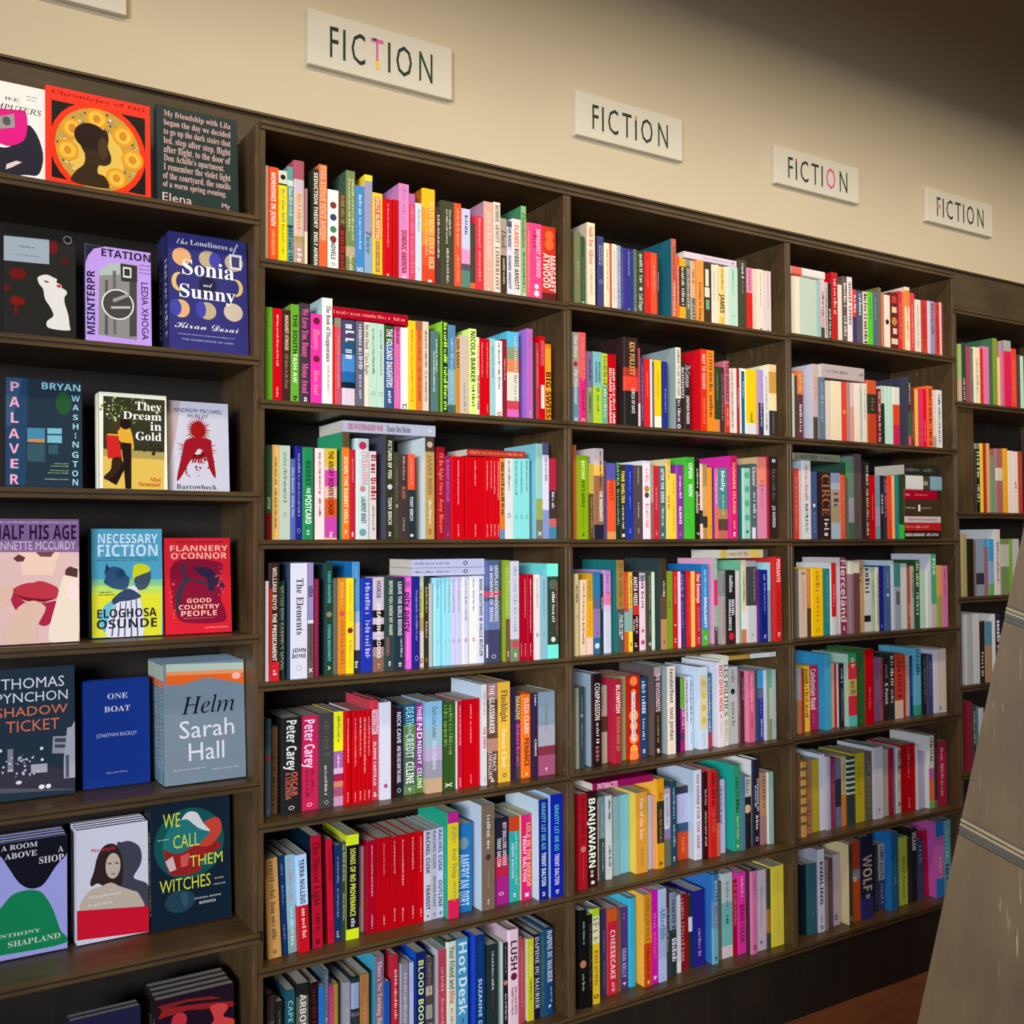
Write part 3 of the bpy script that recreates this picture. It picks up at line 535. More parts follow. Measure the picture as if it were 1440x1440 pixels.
2107 164 2136 400|99a,aab||.1-.8 n.4 bbb ~|
2292 216 2178 400|233|.05-.32:9ac .36-.4:667|.35-.9 s.5 445 ~|
2512 219 2214 400|a74||.2-.5 n.3 c96 ~;.6-.85 n.2 c96 ~|
2886 223 2552 400|867,4ac|.6-1:489|.05-.68 s.5 dcd There's No Turning Back;.75-.92 b.3 222 ~|only mauve and teal book with white lettering
3119 139 1912 400|15b|||
3328 146 2480 400|b23,d34||.14-.6 s.55 fcc ~;.65-.9 s.5 f83 ~|
3552 190 2228 400|889,ccd||.1-.65 n.4 ccd ~|
3779 100 2216 400|bbd|||
3936 265 2398 400|126,15c||.08-.74 b.5 de7 BLOOD BOOK;.8-.9 i.5 cca ~|only navy book with lime lettering
4204 175 2211 400|544|.3-.4:ba9 .5-.65:998 .7-.75:b98|.05-.4 b.5 887 ~|
4531 222 2333 400|b45,ccd||.18-.42 n.4 da9 ~;.5-.9 n.4 da9 ~|only red book with tan lettering
4760 293 2478 400|ddc,354||.05-.46 b.48 364 Your Friend and;.48-.6 b.48 c63 Mine;.65-.9 n.3 b87 ~|only white book with dark green lettering
5059 291 2488 400|49c||.02-.36 b.75 dee Hot;.38-.74 b.75 dee Desk;.78-.9 n.2 346 ~|only blue book with white lettering
5555 281 2468 400|137,25d||.06-.35 b.4 158 ~;.42-.97 b.35 ade SUZANNE DO|navy book between blue and black books
5901 301 2155 400|233||.08-.52 i.25 ccc ~;.55-.75 i.2 644 ~|only black book with pale grey lettering
6357 147 2125 400|222,dee|e.47:b86:.4|.04-.35 n.3 888 ~;.6-.9 b.4 ccc ~|
6509 334 2403 400|ecd,dbc|e.49:624:.28|.12-.42 b.55 312 LUSH;.6-.88@.66 b.22 834 ~;.6-.88@.36 b.22 834 ~|only pale pink book with black lettering
6846 143 2116 400|b45||.1-.8 n.5 d78 ~|
7084 194 2066 400|cc2,eec||.1-.45 s.6 dd8 ~;.5-.75 i.4 773 ~|only yellow book with pale yellow lettering
7281 186 2134 400|213||.03-.88 s.62 ccd DAPHNE DU MAURIER|only black book with white lettering
7474 160 2149 400|256||.05-.85 s.6 478 ~|navy book between black and navy books
7641 246 2197 400|147||.02-.62 s.6 dde DAPHNE DU MAURIER;.68-.85@.66 s.3 9ac ~;.88-.92 b.4 eee ~|only navy book with white lettering
C 2 1 2.0587
8555 200 1975 220|775||.4-.65 s.5 997 ~|
8758 132 1859 220|353||.3-.9 n.4 687 ~;.94-.98 b.6 dec ~|
8972 263 2273 220|edb,cba||.05-.5 s.55 d55 Salt for Silver;.55-.85 s.35 ca9 ~|only cream book with pink lettering
9310 215 1957 220|447,226||.13-.4@.7 b.25 bbc ~;.13-.4@.35 b.25 bbc ~;.6-.66 n.5 aab O|
9530 225 1808 220|edb||.1-.7 n.3 aa8 ~|
9757 40 1811 220|c54|||
9800 162 1817 220|edc||.1-.9 n.3 bba ~|
9965 133 1799 220|abc||.03-.97 b.5 778 ~|
10101 95 1787 220|448||.1-.9 n.4 88b ~|
10199 363 1769 220|338||.05-.42 n.15 aac ~;.94-.98 b.2 ccd ~|navy book between navy and dark green books
10565 94 1781 220|576||.3-.8 n.4 898 ~;.92-.97 b.5 ccc ~|
10662 277 1762 220|443|e.6:ccc:.2|.05-.5 s.45 ddc ~;.68-.95 s.45 ddc Leif Enger|black book between dark green and red books
10943 215 1782 220|d22||.15-.55 n.25 e77 ~|
11166 219 1782 220|d53||.2-.6 n.3 f99 ~|
11388 69 1782 220|433||.3-.6 n.5 ccc ~|
11920 173 2290 220|c65,267||.1-.5 i.6 754 ~;.55-.95 b.5 cca ~|
12096 112 1819 220|c43|0-.14:e52 .75-1:e63|.15-.75 b.5 ddc ~|
12213 231 1779 220|432|0-.13:fa2 .78-1:fa2|.15-.75 b.5 ddc ~|
12447 167 1779 220|565|0-.1:798|.15-.8 b.5 ddd ~|
12623 226 1771 220|da8|.6-1:a98|.15-.38 s.5 c54 ~;.62-.95 b.6 544 ~|
12865 270 1817 220|e94||.35-.95 s.45 843 Lessons to Jump|
13137 292 1776 220|432|r.1-.38:ddc:.2-.65 r.4-.56:ddc:.1-.75 r.6-.76:7a8:.25-.7||
13444 171 1773 220|edc||.1-.6 n.3 aa9 ~|
13621 109 1787 220|edb||.1-.6 n.4 ba8 ~|
13736 226 1757 220|ec7|.85-1:db5|.04-.4 s.4 b85 ~;.46-.78 b.75 321 JAMES|
13968 133 1778 220|edc|||
14107 376 1814 220|bdc||.05-.45 n.2 8a9 ~;.78-.83 n.2 8a9 O|only pale green book with grey green lettering
14518 314 2069 220|443||.05-.26 b.35 ddd ~;.3-.48 n.3 887 ~|black book between pale green and red books
14847 238 1878 220|d8a|.4-1:d22|.03-.36 b.3 846 ~;.45-.8 b.2 b22 ~|
15092 171 1877 220|ecb|||
15279 282 1891 220|edc||.05-.6 n.2 ba9 ~;.94-.98 b.3 444 ~|
15594 272 1887 220|dcc||.05-.6 n.2 ba9 ~;.94-.98 b.3 444 ~|
H 12386 185 2056 220 1823|dcd||.35-.85 n.3 aaa ~;.9-.94 b.5 333 ~|
C 2 2 1.7444
8466 208 2406 220|998|.6-1:689 e.35:a23:.32|.04-.28 b.5 ddd One Story;.42-.8 b.45 ddd Pip Finkemeyer;.94-.98 b.5 dde X|only grey and slate blue book with white lettering
8684 251 2423 220|d55|.5-1:d27|.05-.54 b.5 f77 ~;.64-.85 b.4 923 ~;.94-.98 b.5 faa X|only hot pink and pink book
8944 183 1937 220|768|.5-1:786|.1-.4 b.4 446 ~;.6-.85 b.4 343 ~;.5-.55 b.4 dba O|
9147 290 1952 220|7bb|.48-1:ac3|.14-.42@.7 b.22 456 RICHARD;.14-.42@.35 b.22 456 FLANAGAN;.6-.82 n.3 575 ~;.5-.55 b.35 533 O|only lime and teal book with slate blue lettering
9442 181 1931 220|bc3|.46-1:6a8|.04-.44 b.75 674 ~;.5-.9 b.65 cdb ~|
9628 296 1928 220|b01||.2-.97@.68 b.3 fdd ~;.2-.97@.3 b.3 fdd RICHARD FLANAGAN|only red book with white lettering
10195 507 2459 220|222,322|0-.34:322 .34-.44:a32 .44-.6:e43|.05-.42@.55 s.35 eb6 KEN FOLLETT;.57-.85@.6 b.22 ddd CIRCLE OF DAYS|only black book with orange lettering
10705 53 2194 220|ecc|0-.7:b45||
10763 123 1937 220|436||.1-.9 n.4 a9b ~|
10897 208 1927 220|d22||.2-.55 n.25 f88 ~|
11108 70 1924 220|edd|||
11181 80 1865 220|667||.1-.8 n.4 99a ~|
11264 246 1917 220|fc1|.82-1:eec|.15-.55 n.3 c92 ~|
11561 179 1899 220|238||.4-.75 n.3 99c ~|
12045 189 2348 220|ddc,9aa|.62-1:433|.03-.58 n.55 887 ~;.64-.9 b.6 ddd ~;.93-.98 b.6 eee O|
12237 117 1983 220|322||.03-.6 s.75 ddd BONDING|
12357 247 1926 220|322||.03-.36 i.7 ddd The Corrections;.48-.9 b.45 ddd JONATHAN FRANZEN|
12983 234 2395 220|d31,d12||.06-.48 b.5 fcc NEXT TO HEAVEN;.6-.9 n.4 f87 ~|only red book with pale pink lettering
13220 289 2383 220|e82||.04-.5 b.5 643 ~;.55-.82 b.5 643 ~|only orange book with brown lettering
13518 195 1939 220|342|.8-1:d84|.1-.5 n.3 798 ~|
13729 172 1934 220|433||.1-.8 n.4 987 ~|
13910 217 2136 220|b67|.6-1:c32|.03-.56 b.65 823 THE HIGHEST;.65-.9 n.4 f99 ~|
14130 155 1934 220|dcb||.05-.9 b.6 977 ~|
14288 230 1948 220|edd|r0-1:a33:.4-.95|.3-.6@.7 n.2 ecc ~|
14525 248 1969 220|eee|r.04-1:267:.2-.75|.2-.45 n.25 cde ~|
14785 397 1968 220|ec1|.82-1:ddd|.66-.8 b.3 764 ~|only yellow book with olive lettering
15185 102 1979 220|c99|||
15291 205 1988 220|a9c|.5-1:335|.5-.85 b.4 ccd ~|
15502 226 2006 220|ddd||.1-.6 n.35 c99 ~;.65-.9 n.3 666 ~|
15735 316 2194 220|eda,eec|0-.1:ec9 .1-.4:c94 .64-1:333|.66-.95 n.2 987 ~|only black and orange book with beige lettering
C 2 3 1.436
8613 106 2517 420|c63|||
8725 412 2242 420|8a1||.06-.28 b.25 dfa BEFORE;.3-.62 b.25 341 ROY'S WORLD;.65-.88 n.1 572 ~;.92-.96 b.2 341 ~|only olive green book with lime lettering
9140 140 2042 420|642|0-.4:ba4|.45-.9 b.5 997 ~|
9296 321 2458 420|964,dcc|0-.18:cbb .18-.3:eb5 .84-1:223|.03-.42@.68 b.25 422 ~;.47-.8@.7 b.35 eee THE IMMIGRANTS|only brown book with dark brown lettering
9620 111 2124 420|546|||
9735 297 2075 420|e53|0-.22:55a .9-1:d95|.2-.5 b.45 b32 TWIST|red book between dark purple and black books
10038 127 2141 420|132||.02-.32 b.7 8b8 MAYRA;.36-.82 b.6 7b9 ~|
10169 213 2048 420|332||.08-.52 b.5 fd6 TIME SHELTER;.55-.86 n.4 ddd ~;.93-.97 b.5 eee ~|only black book with yellow lettering
10387 266 2056 420|239||.1-.35 n.2 88d ~;.42-.6 n.2 88d ~;.86-.92 n.3 99e O|only blue book
10656 314 2044 420|544||.03-.25 n.15 ccc ~;.5-.72 n.15 ccc ~;.85-.92 n.15 ccc ~|only charcoal book with pale grey lettering
10988 260 2189 420|ede,eee|e.36:b83:.35 e.44:543:.3|.1-.28 b.5 e98 ~;.55-.85 b.5 e87 ~|only white book with pink lettering
11251 109 2055 420|998|.5-1:865|.05-.48 b.5 bb9 ~|
11363 192 2059 420|c23||.3-.6 n.3 f88 ~;.88-.95 b.4 f88 ~|
11564 239 2055 420|466||.03-.5 b.5 eee AFTER THE SIREN;.56-.82 s.4 dde ~;.92-.96 b.4 ddd ~|only dark teal book with white lettering
11828 164 2266 420|ec5,eda||.04-.25 n.4 c94 ~;.46-.62 b.6 c53 ~|
11995 199 1857 420|fc3||.1-.3 n.3 a73 ~;.4-.9 n.25 974 ~|
12203 274 2123 420|839||.15-.45 b.35 fcf ~;.56-.8 b.35 fef ALWAYS;.92-.96 n.3 c8d O|only purple book with pale pink lettering
12574 314 2353 420|4b3,5c4||.07-.26 b.45 efe OPEN;.33-.48 b.45 efe WIN;.55-.8 n.15 7d6 ~|only green book with white lettering
12899 191 2297 420|221||.12-.36 b.35 edc ~;.4-.68 s.7 dcb absolute;.9-.97 b.5 fff 7|
13101 102 2179 420|ecb|.62-.8:333||
13206 177 2183 420|a85|.3-.7:c95 .7-.85:333|.3-.6 s.5 dba ~|
13386 173 2074 420|e92||.8-.95 n.3 b71 ~|
13562 89 2069 420|537|||
13660 141 2061 420|d6a|.55-1:e66|.1-.5 b.5 fbd ~|
13804 372 2077 420|488|.58-.72:a85 .72-.88:543 .88-1:b65|.04-.33 b.38 eee Molly;.38-.66 n.2 ccc ~|only teal and brown book with white lettering
14300 271 2459 420|d26,e3a||.08-.7 b.4 fb9 SUMMER ISLAND;.78-.88 n.3 fba ~;.92-.97 b.4 fff ~|only crimson book with tan lettering
14801 327 2112 420|9cb,366|e.1:5a8:.3 e.3:5a8:.3 e.5:5a8:.3 e.7:5a8:.3 e.9:365:.15||only grey green book
15137 247 2255 420|566|r.85-1:dde:.1-.7|.04-.3 s.55 ddd Eleanor;.38-.5 s.4 ddd ~;.54-.72 s.5 ddd ~|
15390 397 2468 420|d8a,db8|0-.35:e87|.28-.31 h 866 THE;.33-.36 h 866 LAND;.38-.41 h 866 IN;.42-.62 b.2 b68 ~|only pink book with mauve lettering
15798 89 2509 420|b23|||
15897 371 2501 420|322||.15-.52 n.4 665 ~;.6-.86 b.35 ddd JO HARKIN;.03-.07 b.4 ddd ~|only black book with charcoal lettering
C 2 4 1.1295
8507 130 2155 238|cb8||.14-.35 s.6 543 ~;.5-.54 n.5 664 O|
8722 208 1992 318 -18|eca||.04-.54 n.35 765 ~;.57-.85 b.35 432 ~|
8970 211 2164 347|c92|.35-.79:ea1 .79-1:ecb|.1-.3 n.3 a72 ~;.4-.75 n.3 c82 ~|only yellow book with brown lettering
9192 220 2180 333|87a|0-.3:27a .3-.45:568 .8-1:368 e.9:cdd:.35|.45-.6 n.4 b6a ~;.7-.75 b.4 b3a ~|only purple and blue book with magenta lettering
9415 92 2134 319|234||.3-.45 b.5 ddd ~|
9527 282 2227 337|ccd|0-.25:b8c .25-.42:d7a .42-.5:cbd|.05-.28 b.4 969 ~|only white book with mauve pink lettering
9932 246 2498 273|a73,277|.53-1:455|.04-.5 b.55 763 ~;.6-.86@.65 b.3 dee ~;.58-.82@.35 b.3 dee ~|only brown and charcoal book with olive lettering
10199 147 2171 298|c43|.5-.75:8aa .75-1:d52|.05-.45 b.4 e83 ~|
10354 140 2162 304|db4|.45-.75:8a9 .75-1:ed3|.05-.42 b.5 a74 ~;.88-.94 b.5 333 O|
10498 266 2141 355|322|.42-.54:c32 .54-1:311|.05-.42 b.5 fdd ANITA HEISS;.56-.78@.65 b.3 ebb ~;.6-.75@.3 b.3 ebb ~;.9-.95 b.4 dbb ~|black book between yellow and pale pink books
10768 277 2124 386|ecd|e.75:c69:.2 e.9:b57:.25 .02-.1:99a|.04-.2 s.5 555 ~;.24-.45 s.4 555 ~|only pale pink book with charcoal lettering
11048 139 2153 336|443||.05-.5 b.35 aa9 ~;.55-.8 b.3 aa9 ~;.9-.95 b.5 eee O|
11190 110 2151 328|cdc|||
11422 211 2522 212|432,344|.4-.67:643 .67-1:b85|.25-.42 b.4 ddd ~;.9-.94 b.3 532 O|only dark brown and orange book with white lettering
11637 235 2165 248|792||.4-.48 b.4 451 ~|
11876 246 2148 285|b22|e.7:fdd:.1|.07-.42 n.35 d77 ~;.88-.93 b.4 fcc ~|
12125 64 2144 258|fce|||
12193 302 2160 386|436||.05-.35 n.4 98b ~;.4-.75 n.3 87a ~|
12498 135 2158 337|c22||.1-.85 n.3 e66 ~|
12636 113 2144 299|fb5|||
12769 252 2119 316|b23||.03-.42 b.5 fdd Our Evenings;.48-.8 b.3 d88 ~;.88-.96 b.4 f99 ~|
13024 243 2329 301|38c,27b|.8-1:5a3|.07-.38 b.3 bde ~;.4-.78 b.4 fff SINGULARITY;.88-.93 b.4 cec ~|only blue book with pale blue lettering
13648 135 2489 465|9b9,eac|.25-.55:c36 .55-.8:8a8 .8-1:443|.03-.2 n.5 cdc ~;.6-.84 b.5 bcb ~;.86-.93 b.3 776 ~|only grey green and crimson book with white lettering
13786 163 2144 314|888|.35-1:a99|.05-.3 n.4 555 ~;.4-.9 n.3 665 ~|
13952 355 2142 269|222|.8-1:322 e.9:c23:.3|.06-.3 s.4 ddd Audition;.4-.62@.7 b.28 eee MICHEL;.4-.82@.35 b.28 eee HOUELLEBECQ|black book between pale grey and white books
14324 149 2123 280|dcc||.1-.8 n.35 b99 ~|
14552 192 2433 276|dca,7b9|.62-.84:ddd .84-1:c75|.15-.5 s.5 776 ~|
14746 372 2408 224|ccc|0-.07:99a .07-.55:444|.1-.5@.75 b.22 998 ~;.88-.93 b.15 333 O|only pale grey and black book with grey lettering
15122 40 2157 146|627|||
15148 258 2135 61|127||.06-.14 b.4 99d ~;.18-.6 n.3 88d ~;.9-.95 b.4 bbe ~|
15419 125 2353 69|89a|0-.35:9cd||
15701 267 2515 40|c22,d33||.03-.3 b.55 fdd PISSANTS;.4-.85 b.4 a11 ~;.9-.95 b.4 fcc ~|red book with white lettering at far end of row
H 13676 252 1946 250 2495|dcb|.02-.14:db5 .62-.85:ec6 .9-1:554|.16-.58@.5 b.55 a96 ~|
C 2 5 0.831
8634 97 2111 389|998|||
8754 167 2119 414|344|e.35:788:.3|.1-.3 n.3 788 ~;.45-.75 n.3 788 ~|
9118 324 2456 322|211,9ab||.1-.5 b.5 dcc COMPASSION;.53-.75 b.35 dcc ~;.78-.95 s.5 a66 ~|only black book with white lettering
9446 334 2097 543|a98|.4-.6:532|.1-.3 n.3 766 ~|
9849 231 2266 306|a23,b24||.07-.4 b.6 fdd BLOWFISH;.45-.85 b.5 b85 KYUNG-RAN JO|only red book with white lettering
10084 321 2284 533|896|||
10408 447 2302 467|b21|e.07:f84:.3 e.2:f84:.2 e.48:f94:.35 e.6:f94:.3 e.75:f84:.35 e.88:fa4:.3 e.96:f84:.35 r.2-.78:edd:.32-.62|.24-.74 b.15 888 ~|only red book with grey lettering
10859 333 2213 532|246||.05-.45 b.45 dde ~;.52-.78 b.3 dde ~;.9-.95 b.3 dde ~|only navy book with white lettering
11362 242 2474 455|433,655|0-.1:a99 .52-1:321|.07-.5 b.6 ecc THE REVISIONISTS;.55-.85 i.4 987 ~;.92-.97 b.5 eee ~|only black book with pale pink lettering
11809 296 2468 425|edc,9aa||.03-.42 b.45 444 tenderfoot;.47-.84 b.45 644 toni jordan;.9-.95 n.3 ca9 O|only cream book with black lettering
12109 265 2101 533|213|||
12404 157 2087 557|a26|0-.42:7a3 .75-.85:635|.42-.7 b.6 ebe ~|
12577 134 2106 569|ccd||.05-.6 b.5 334 ~|
12714 150 2109 551|cde||.05-.65 b.5 334 ~;.75-.9 n.3 778 ~|
13027 328 2357 453|cde,cde|.1-.76:dca e.2:cb6:.3 e.35:cb6:.3 e.5:cb6:.3 e.65:cb6:.3|.8-.95 n.2 abb ~|only cream and pale blue book with pale grey lettering
13359 199 2142 510|368|.8-1:b34|.05-.78 b.4 bdf ~|
13684 223 2456 383|edd,dde||.04-.58 b.65 d32 BEST OFFER WINS;.62-.66 b.4 335 ~;.7-.88 n.35 cab ~|only white book with red lettering
13912 274 2500 443|ddc||.05-.65 s.55 444 LES POLITICS;.7-.95 n.4 aa9 ~|
14189 409 2270 514|bbb,899|e.32:222:.2|.04-.2 n.35 777 ~;.46-.76 n.35 777 ~|only pale grey book with grey lettering
14602 144 2114 567|866||.2-.6 n.4 baa ~|
14750 109 2101 521|523||.1-.4 b.5 b99 ~|
14946 263 2108 430|d68,e8a||.05-.55 b.4 fbc ~;.62-.82 b.3 713 ~|
15233 105 2097 447|355|||
15351 227 2101 444|338|0-.25:49c .25-.4:568|.3-.62 n.4 77b ~;.7-.95@.6 b.35 ddf ~|
15580 87 2090 388|ccd|||
15671 75 2086 367|797|||
15748 113 2093 361|bba|0-.25:6a9 .7-1:986||
15865 161 2097 358|abb||.75-.85 b.3 577 ~|
H 13985 137 1932 250 2506|ddd|0-.45:a83|.03-.4 b.4 ca6 ~;.5-.75 n.3 aaa ~;.86-.97 b.4 999 ~|
C 2 6 0.5184
8613 276 2480 264|a12|e.58:b77:.3|.05-.5 s.5 712 ~;.65-.95 n.15 b55 ~|red book with maroon lettering at near end of row
8893 354 2515 310|311|r.94-.975:edd:.4-.7|.08-.8 b.6 efe BANJAWARN;.83-.9 s.4 ccb ~|black book with white lettering between red and cream books
9474 40 2191 597|dca|||
9502 207 2241 555|688|.5-1:344|.1-.5 n.4 9ab ~;.55-.9 b.3 9aa ~|only black and slate blue book
9711 184 2243 515|ccc||.05-.28 b.5 333 ~;.6-.85 b.5 444 ~|
9900 357 2146 663|8aa||.05-.8 n.3 9bb ~|only slate blue book
10261 369 2143 715|7bc|||only teal book
10668 413 2205 454|d93,ec5||.08-.58 s.32 edc One of the Sun;.68-.9 n.2 a73 ~|only orange book with cream lettering
11086 261 2051 575|bbc|||
11349 73 2022 502|d97|||
11426 261 2483 468|d91,fb4|.25-.72:332|.16-.22 b.5 b52 ~;.35-.7 b.4 975 ~;.92-.97 b.5 532 A|only yellow and black book with orange lettering
11690 270 2166 510|b9a|.5-.65:87a .65-1:665 r.07-.52:ccd:.15-.8|.1-.48 n.3 779 ~|only mauve and charcoal book with slate blue lettering
11963 210 2337 498|245||.08-.45 b.45 9bd ~;.52-.78 b.45 9bd ~;.9-.95 b.4 dde ~|
H 9062 189 2057 250 2521|915||.07-.4 b.75 fcd INTIMACIES|
12400 419 2076 744|357|0-.1:334 .1-.5:bbd .62-1:c42|.15-.4 n.15 aac ~;.7-.9 n.3 e83 ~|only pale blue and red book with slate blue lettering
12821 281 2548 486|dde,bcd||.05-.88@.5 b.35 a55 NO HARM FOR THE WAR;.93-.97 n.4 bba O|only white book with pink lettering
13105 170 2468 419|311||.2-.38 n.5 caa ~;.45-.85 b.5 cbb ~|
13355 247 2498 403|c22,e33||.04-.4 b.6 711 ~;.46-.72 s.6 c64 ~|red book with maroon lettering between black and maroon books
13615 124 2391 414|733|.6-1:c64||
13744 334 2135 555|bbd||.1-.6 n.35 778 ~|
14354 253 2510 463|396,2a9||.15-.38 s.55 265 ~;.4-.55 b.6 243 ~;.6-.86 s.4 ccb ~;.93-.96 b.4 dec ~|only green book with dark teal lettering
14609 153 2217 427|579|||
14766 322 2096 504|222|0-.28:ccb e.45:db8:.4|.04-.24 n.5 888 ~|
15200 293 2544 543 1|223,eee||.22-.6@.66 b.26 dde STRANGERS IN;.3-.55@.34 b.26 dde ~;.65-.82 b.35 eee ~;.9-.95 n.4 dde O|black book with white lettering between black and tan books
15496 230 2139 500|b86|.6-1:a77|.05-.5 b.7 765 ~|only tan and pink book with brown lettering
15728 208 2140 422|9ba,dee|||
C 2 7 0.213
8566 250 2541 216|111|e.55:b75:.4|.12-.35@.6 b.3 8aa ~;.65-.82 b.35 9aa ~|only black book with slate blue lettering
8819 148 2386 184|111||.1-.8 n.4 555 ~|
8970 314 2492 248|db2,aab|0-.08:ac2 .08-.37:dda|.1-.35 b.75 998 ~;.44-.8 s.4 973 ~;.9-.94 b.5 432 O|only yellow and cream book with grey lettering
9508 180 2282 526|335||.25-.5 n.35 77a ~;.6-.9 n.3 778 ~|only slate blue book
9690 314 2284 463|c23,d45|0-.15:c52|.25-.82 b.5 ecc CHEESECAKE;.86-.96 b.4 eaa ~|only red book with pale pink lettering
10008 159 2182 503|754|||
10171 273 2190 564|537||.08-.14 b.5 86b ~;.5-.86 b.5 aad SEAN KELLY;.92-.96 b.4 dde ~|only purple book
10479 238 2399 536|3ac,4bd|||only teal book
10822 275 2491 329|c82,fb4|.53-1:c41|.05-.5 s.5 a62 ~;.55-.92 s.5 922 ~;.94-.97 b.3 edd ~|only orange book with brown lettering
11101 256 2530 372|c1a||.25-.4 b.5 e6c ~;.45-.72 b.5 e56 ~;.92-.96 b.5 fdf ~|only magenta book
11361 274 2543 340|abd|.4-.75:9ac|.2-.55 s.65 579 Afterlife;.94-.97 n.3 889 O|only pale blue and slate blue book with blue lettering
11639 183 2410 436|433||.2-.7 b.6 988 ~|
11829 270 2341 437|789|.45-1:233|.1-.5 s.55 445 ~;.55-.82 s.6 dde ~|only black and slate blue book with charcoal lettering
12103 224 2168 538|ccd|.85-1:ddd||
12331 349 2115 617|812||.05-.88@.35 b.45 c85 ~|only red book with orange lettering
12682 119 2060 591|233|.3-.5:ddd||
12805 429 2151 545|228||.5-.86@.5 b.3 99c ~|only navy book with slate blue lettering
13414 249 2557 409|68a,37c|0-.3:37a .6-1:6ab|.07-.35 b.5 9bd BRILLE;.45-.9 s.4 9ab ~;.92-.96 b.4 235 ~|only teal and slate blue book with pale blue lettering
13667 227 2246 546|665||.88-.96 b.6 944 O|
13927 413 2447 564|bcc|.35-.86:7bb .86-1:dcc|.1-.4 s.3 788 ~;.5-.6 b.3 234 ~|only teal and pale grey book with grey lettering
14343 181 2193 559|a13||.04-.6 s.6 d77 LE PARADISO|
14527 317 2376 529|e3a||.05-.3 b.4 fbd ~;.4-.86 b.55 623 BRAVE COLOR|only hot pink book with pink lettering
14850 265 2428 318|d7a,433||.1-.3 n.3 b58 ~;.5-.8 n.3 c69 ~;.88-.96 b.4 723 O|only pink book
15119 443 2366 403|cbc||.2-.7 n.2 99a ~;.88-.92 n.3 778 ~|only pale grey book
15565 121 2344 354|443|.5-.8:a73||
15758 510 2383 377|ed4,ed6||.05-.9 n.2 dc5 ~|only yellow book
C 3 1 2.0638
16759 136 1845 220|dcb|||
16900 110 1853 220|edb|||
17015 90 1854 220|edc|||
17110 164 1856 220|bcb|||
17279 154 1853 220|bcb|||
17438 128 1852 220|bcb|||
17571 140 1844 220|bcb|||
17716 157 1844 220|bcb|||
17877 190 1847 220|9bb|||
18078 153 1893 220|ebb,ddd|.5-.8:d9a .8-1:443|.2-.6 b.7 724 ~|
18235 159 1839 220|bbb||.1-.9 n.4 555 ~|
18399 155 1823 220|322||.45-.95 b.65 eee ~|
18567 290 2206 220|b22,b12||.1-.6 b.5 ecc ~|
18859 191 1845 220|edc|||
19067 237 2141 220|655||.1-.45 b.6 ddc ~;.6-.9 b.6 ddc ~|
19310 239 2155 220|edd||.08-.72 b.5 433 GHOST CITIES|
19552 218 1782 220|d32|.5-1:436|.1-.42 b.6 fcc ~|
19775 272 1772 220|457|.5-1:556|.06-.45 b.5 ddd ~|
20052 239 1769 220|dcb||.04-.5 b.7 322 ~;.55-.95 b.7 322 ~|
20297 247 1801 220|5c2||.1-.5 n.3 382 ~|
20556 237 1814 220|568||.1-.5 n.3 9ac ~|
20808 165 2004 220|764|||
20977 138 1809 220|c76|||
21120 296 1807 220|edc|e.5:322:.3||
21430 404 1926 220|622|e.5:b84:.35 r.06-.18:b43:.2-.8 r.25-.35:dca:.2-.8 r.62-.72:dca:.3-.8 r.8-.9:dca:.1-.9||
21847 198 2019 220|c34||.2-.8 n.4 e88 ~|
22051 130 2025 220|e73|||
22197 250 2205 220|edb,dcb|.05-.3:d84|.3-.8 b.5 d84 ~|
22455 246 2037 220|d44||.2-.9 n.4 f99 ~|
22708 324 1846 220|ddc||.1-.9 n.3 bba ~|
23044 334 1867 220|c33|.7-1:c43|.1-.9 b.3 933 ~|
23390 155 1877 220|ccc|||
23552 235 1889 220|98b||.05-.6 b.5 545 ~|
23798 256 1878 220|c43||.05-.9 b.4 722 ~|
24067 106 1902 220|ebb|||
24179 139 1883 220|633|||
H 16762 270 1510 220 1899|edd|0-.3:d65||
C 3 2 1.7445
16706 120 2000 220|ccb|||
16830 120 1937 220|443|||
16958 247 2113 220|634|0-.35:d74|.05-.3 n.5 fb7 ~;.5-.9 b.5 ddd ~|
17661 199 2379 220|caa,ccd|.7-1:543|.15-.5 s.6 d97 ~|
17884 342 1987 220|678||.1-.7 b.35 abc ~|only slate blue book
18262 219 1906 220|dcb|||
18487 472 1917 220|edb|||cream book between cream and red books
18964 247 1925 220|d43|e.5:e84:.3||
19217 158 1926 220|a88|||
19380 188 1927 220|dbb|.4-1:d98||
19574 241 1935 220|edc|||
19820 156 1947 220|ccb||.1-.9 n.4 898 ~|
19981 203 1952 220|ddc||.1-.6 n.3 998 ~|
H 18077 436 1996 220 1993|baa||.1-.6 n.25 777 ~;.88-.97 b.3 666 ~|pale grey book lying flat on top of others
20210 476 2083 220|b42|0-.22:c53 .22-.53:332|.28-.48 n.4 765 ~|only orange and black book with brown lettering
20703 184 1829 220|712||.05-.95 b.7 dbb ~|
20902 167 1943 220|232|0-.3:bcb||
21075 198 1948 220|bdc|||
21279 206 1952 220|bdc|||
21490 385 1949 220|d42|0-.3:ddc .65-1:c25||
22298 124 2373 220|333,445|.5-.85:364 .85-1:d56|.1-.4 b.6 ddd ~|
22425 194 1961 220|733||.4-.9 b.4 c97 ~|
22632 170 1957 220|eb4|||
22808 209 1970 220|d36|||
23025 262 2007 220|d13||.55-.9 n.25 f99 ~|
23296 310 2129 220|e63||.05-.6 b.5 622 ~;.7-.95 b.5 622 ~|
23615 169 2011 220|dcb|.8-1:a98||
23791 321 2024 220|ddd||.08-.9 b.4 445 ~|
C 3 3 1.4338
16940 247 2204 420|c43||.1-.9 n.3 e98 ~|
17191 106 2139 420|dbb|||
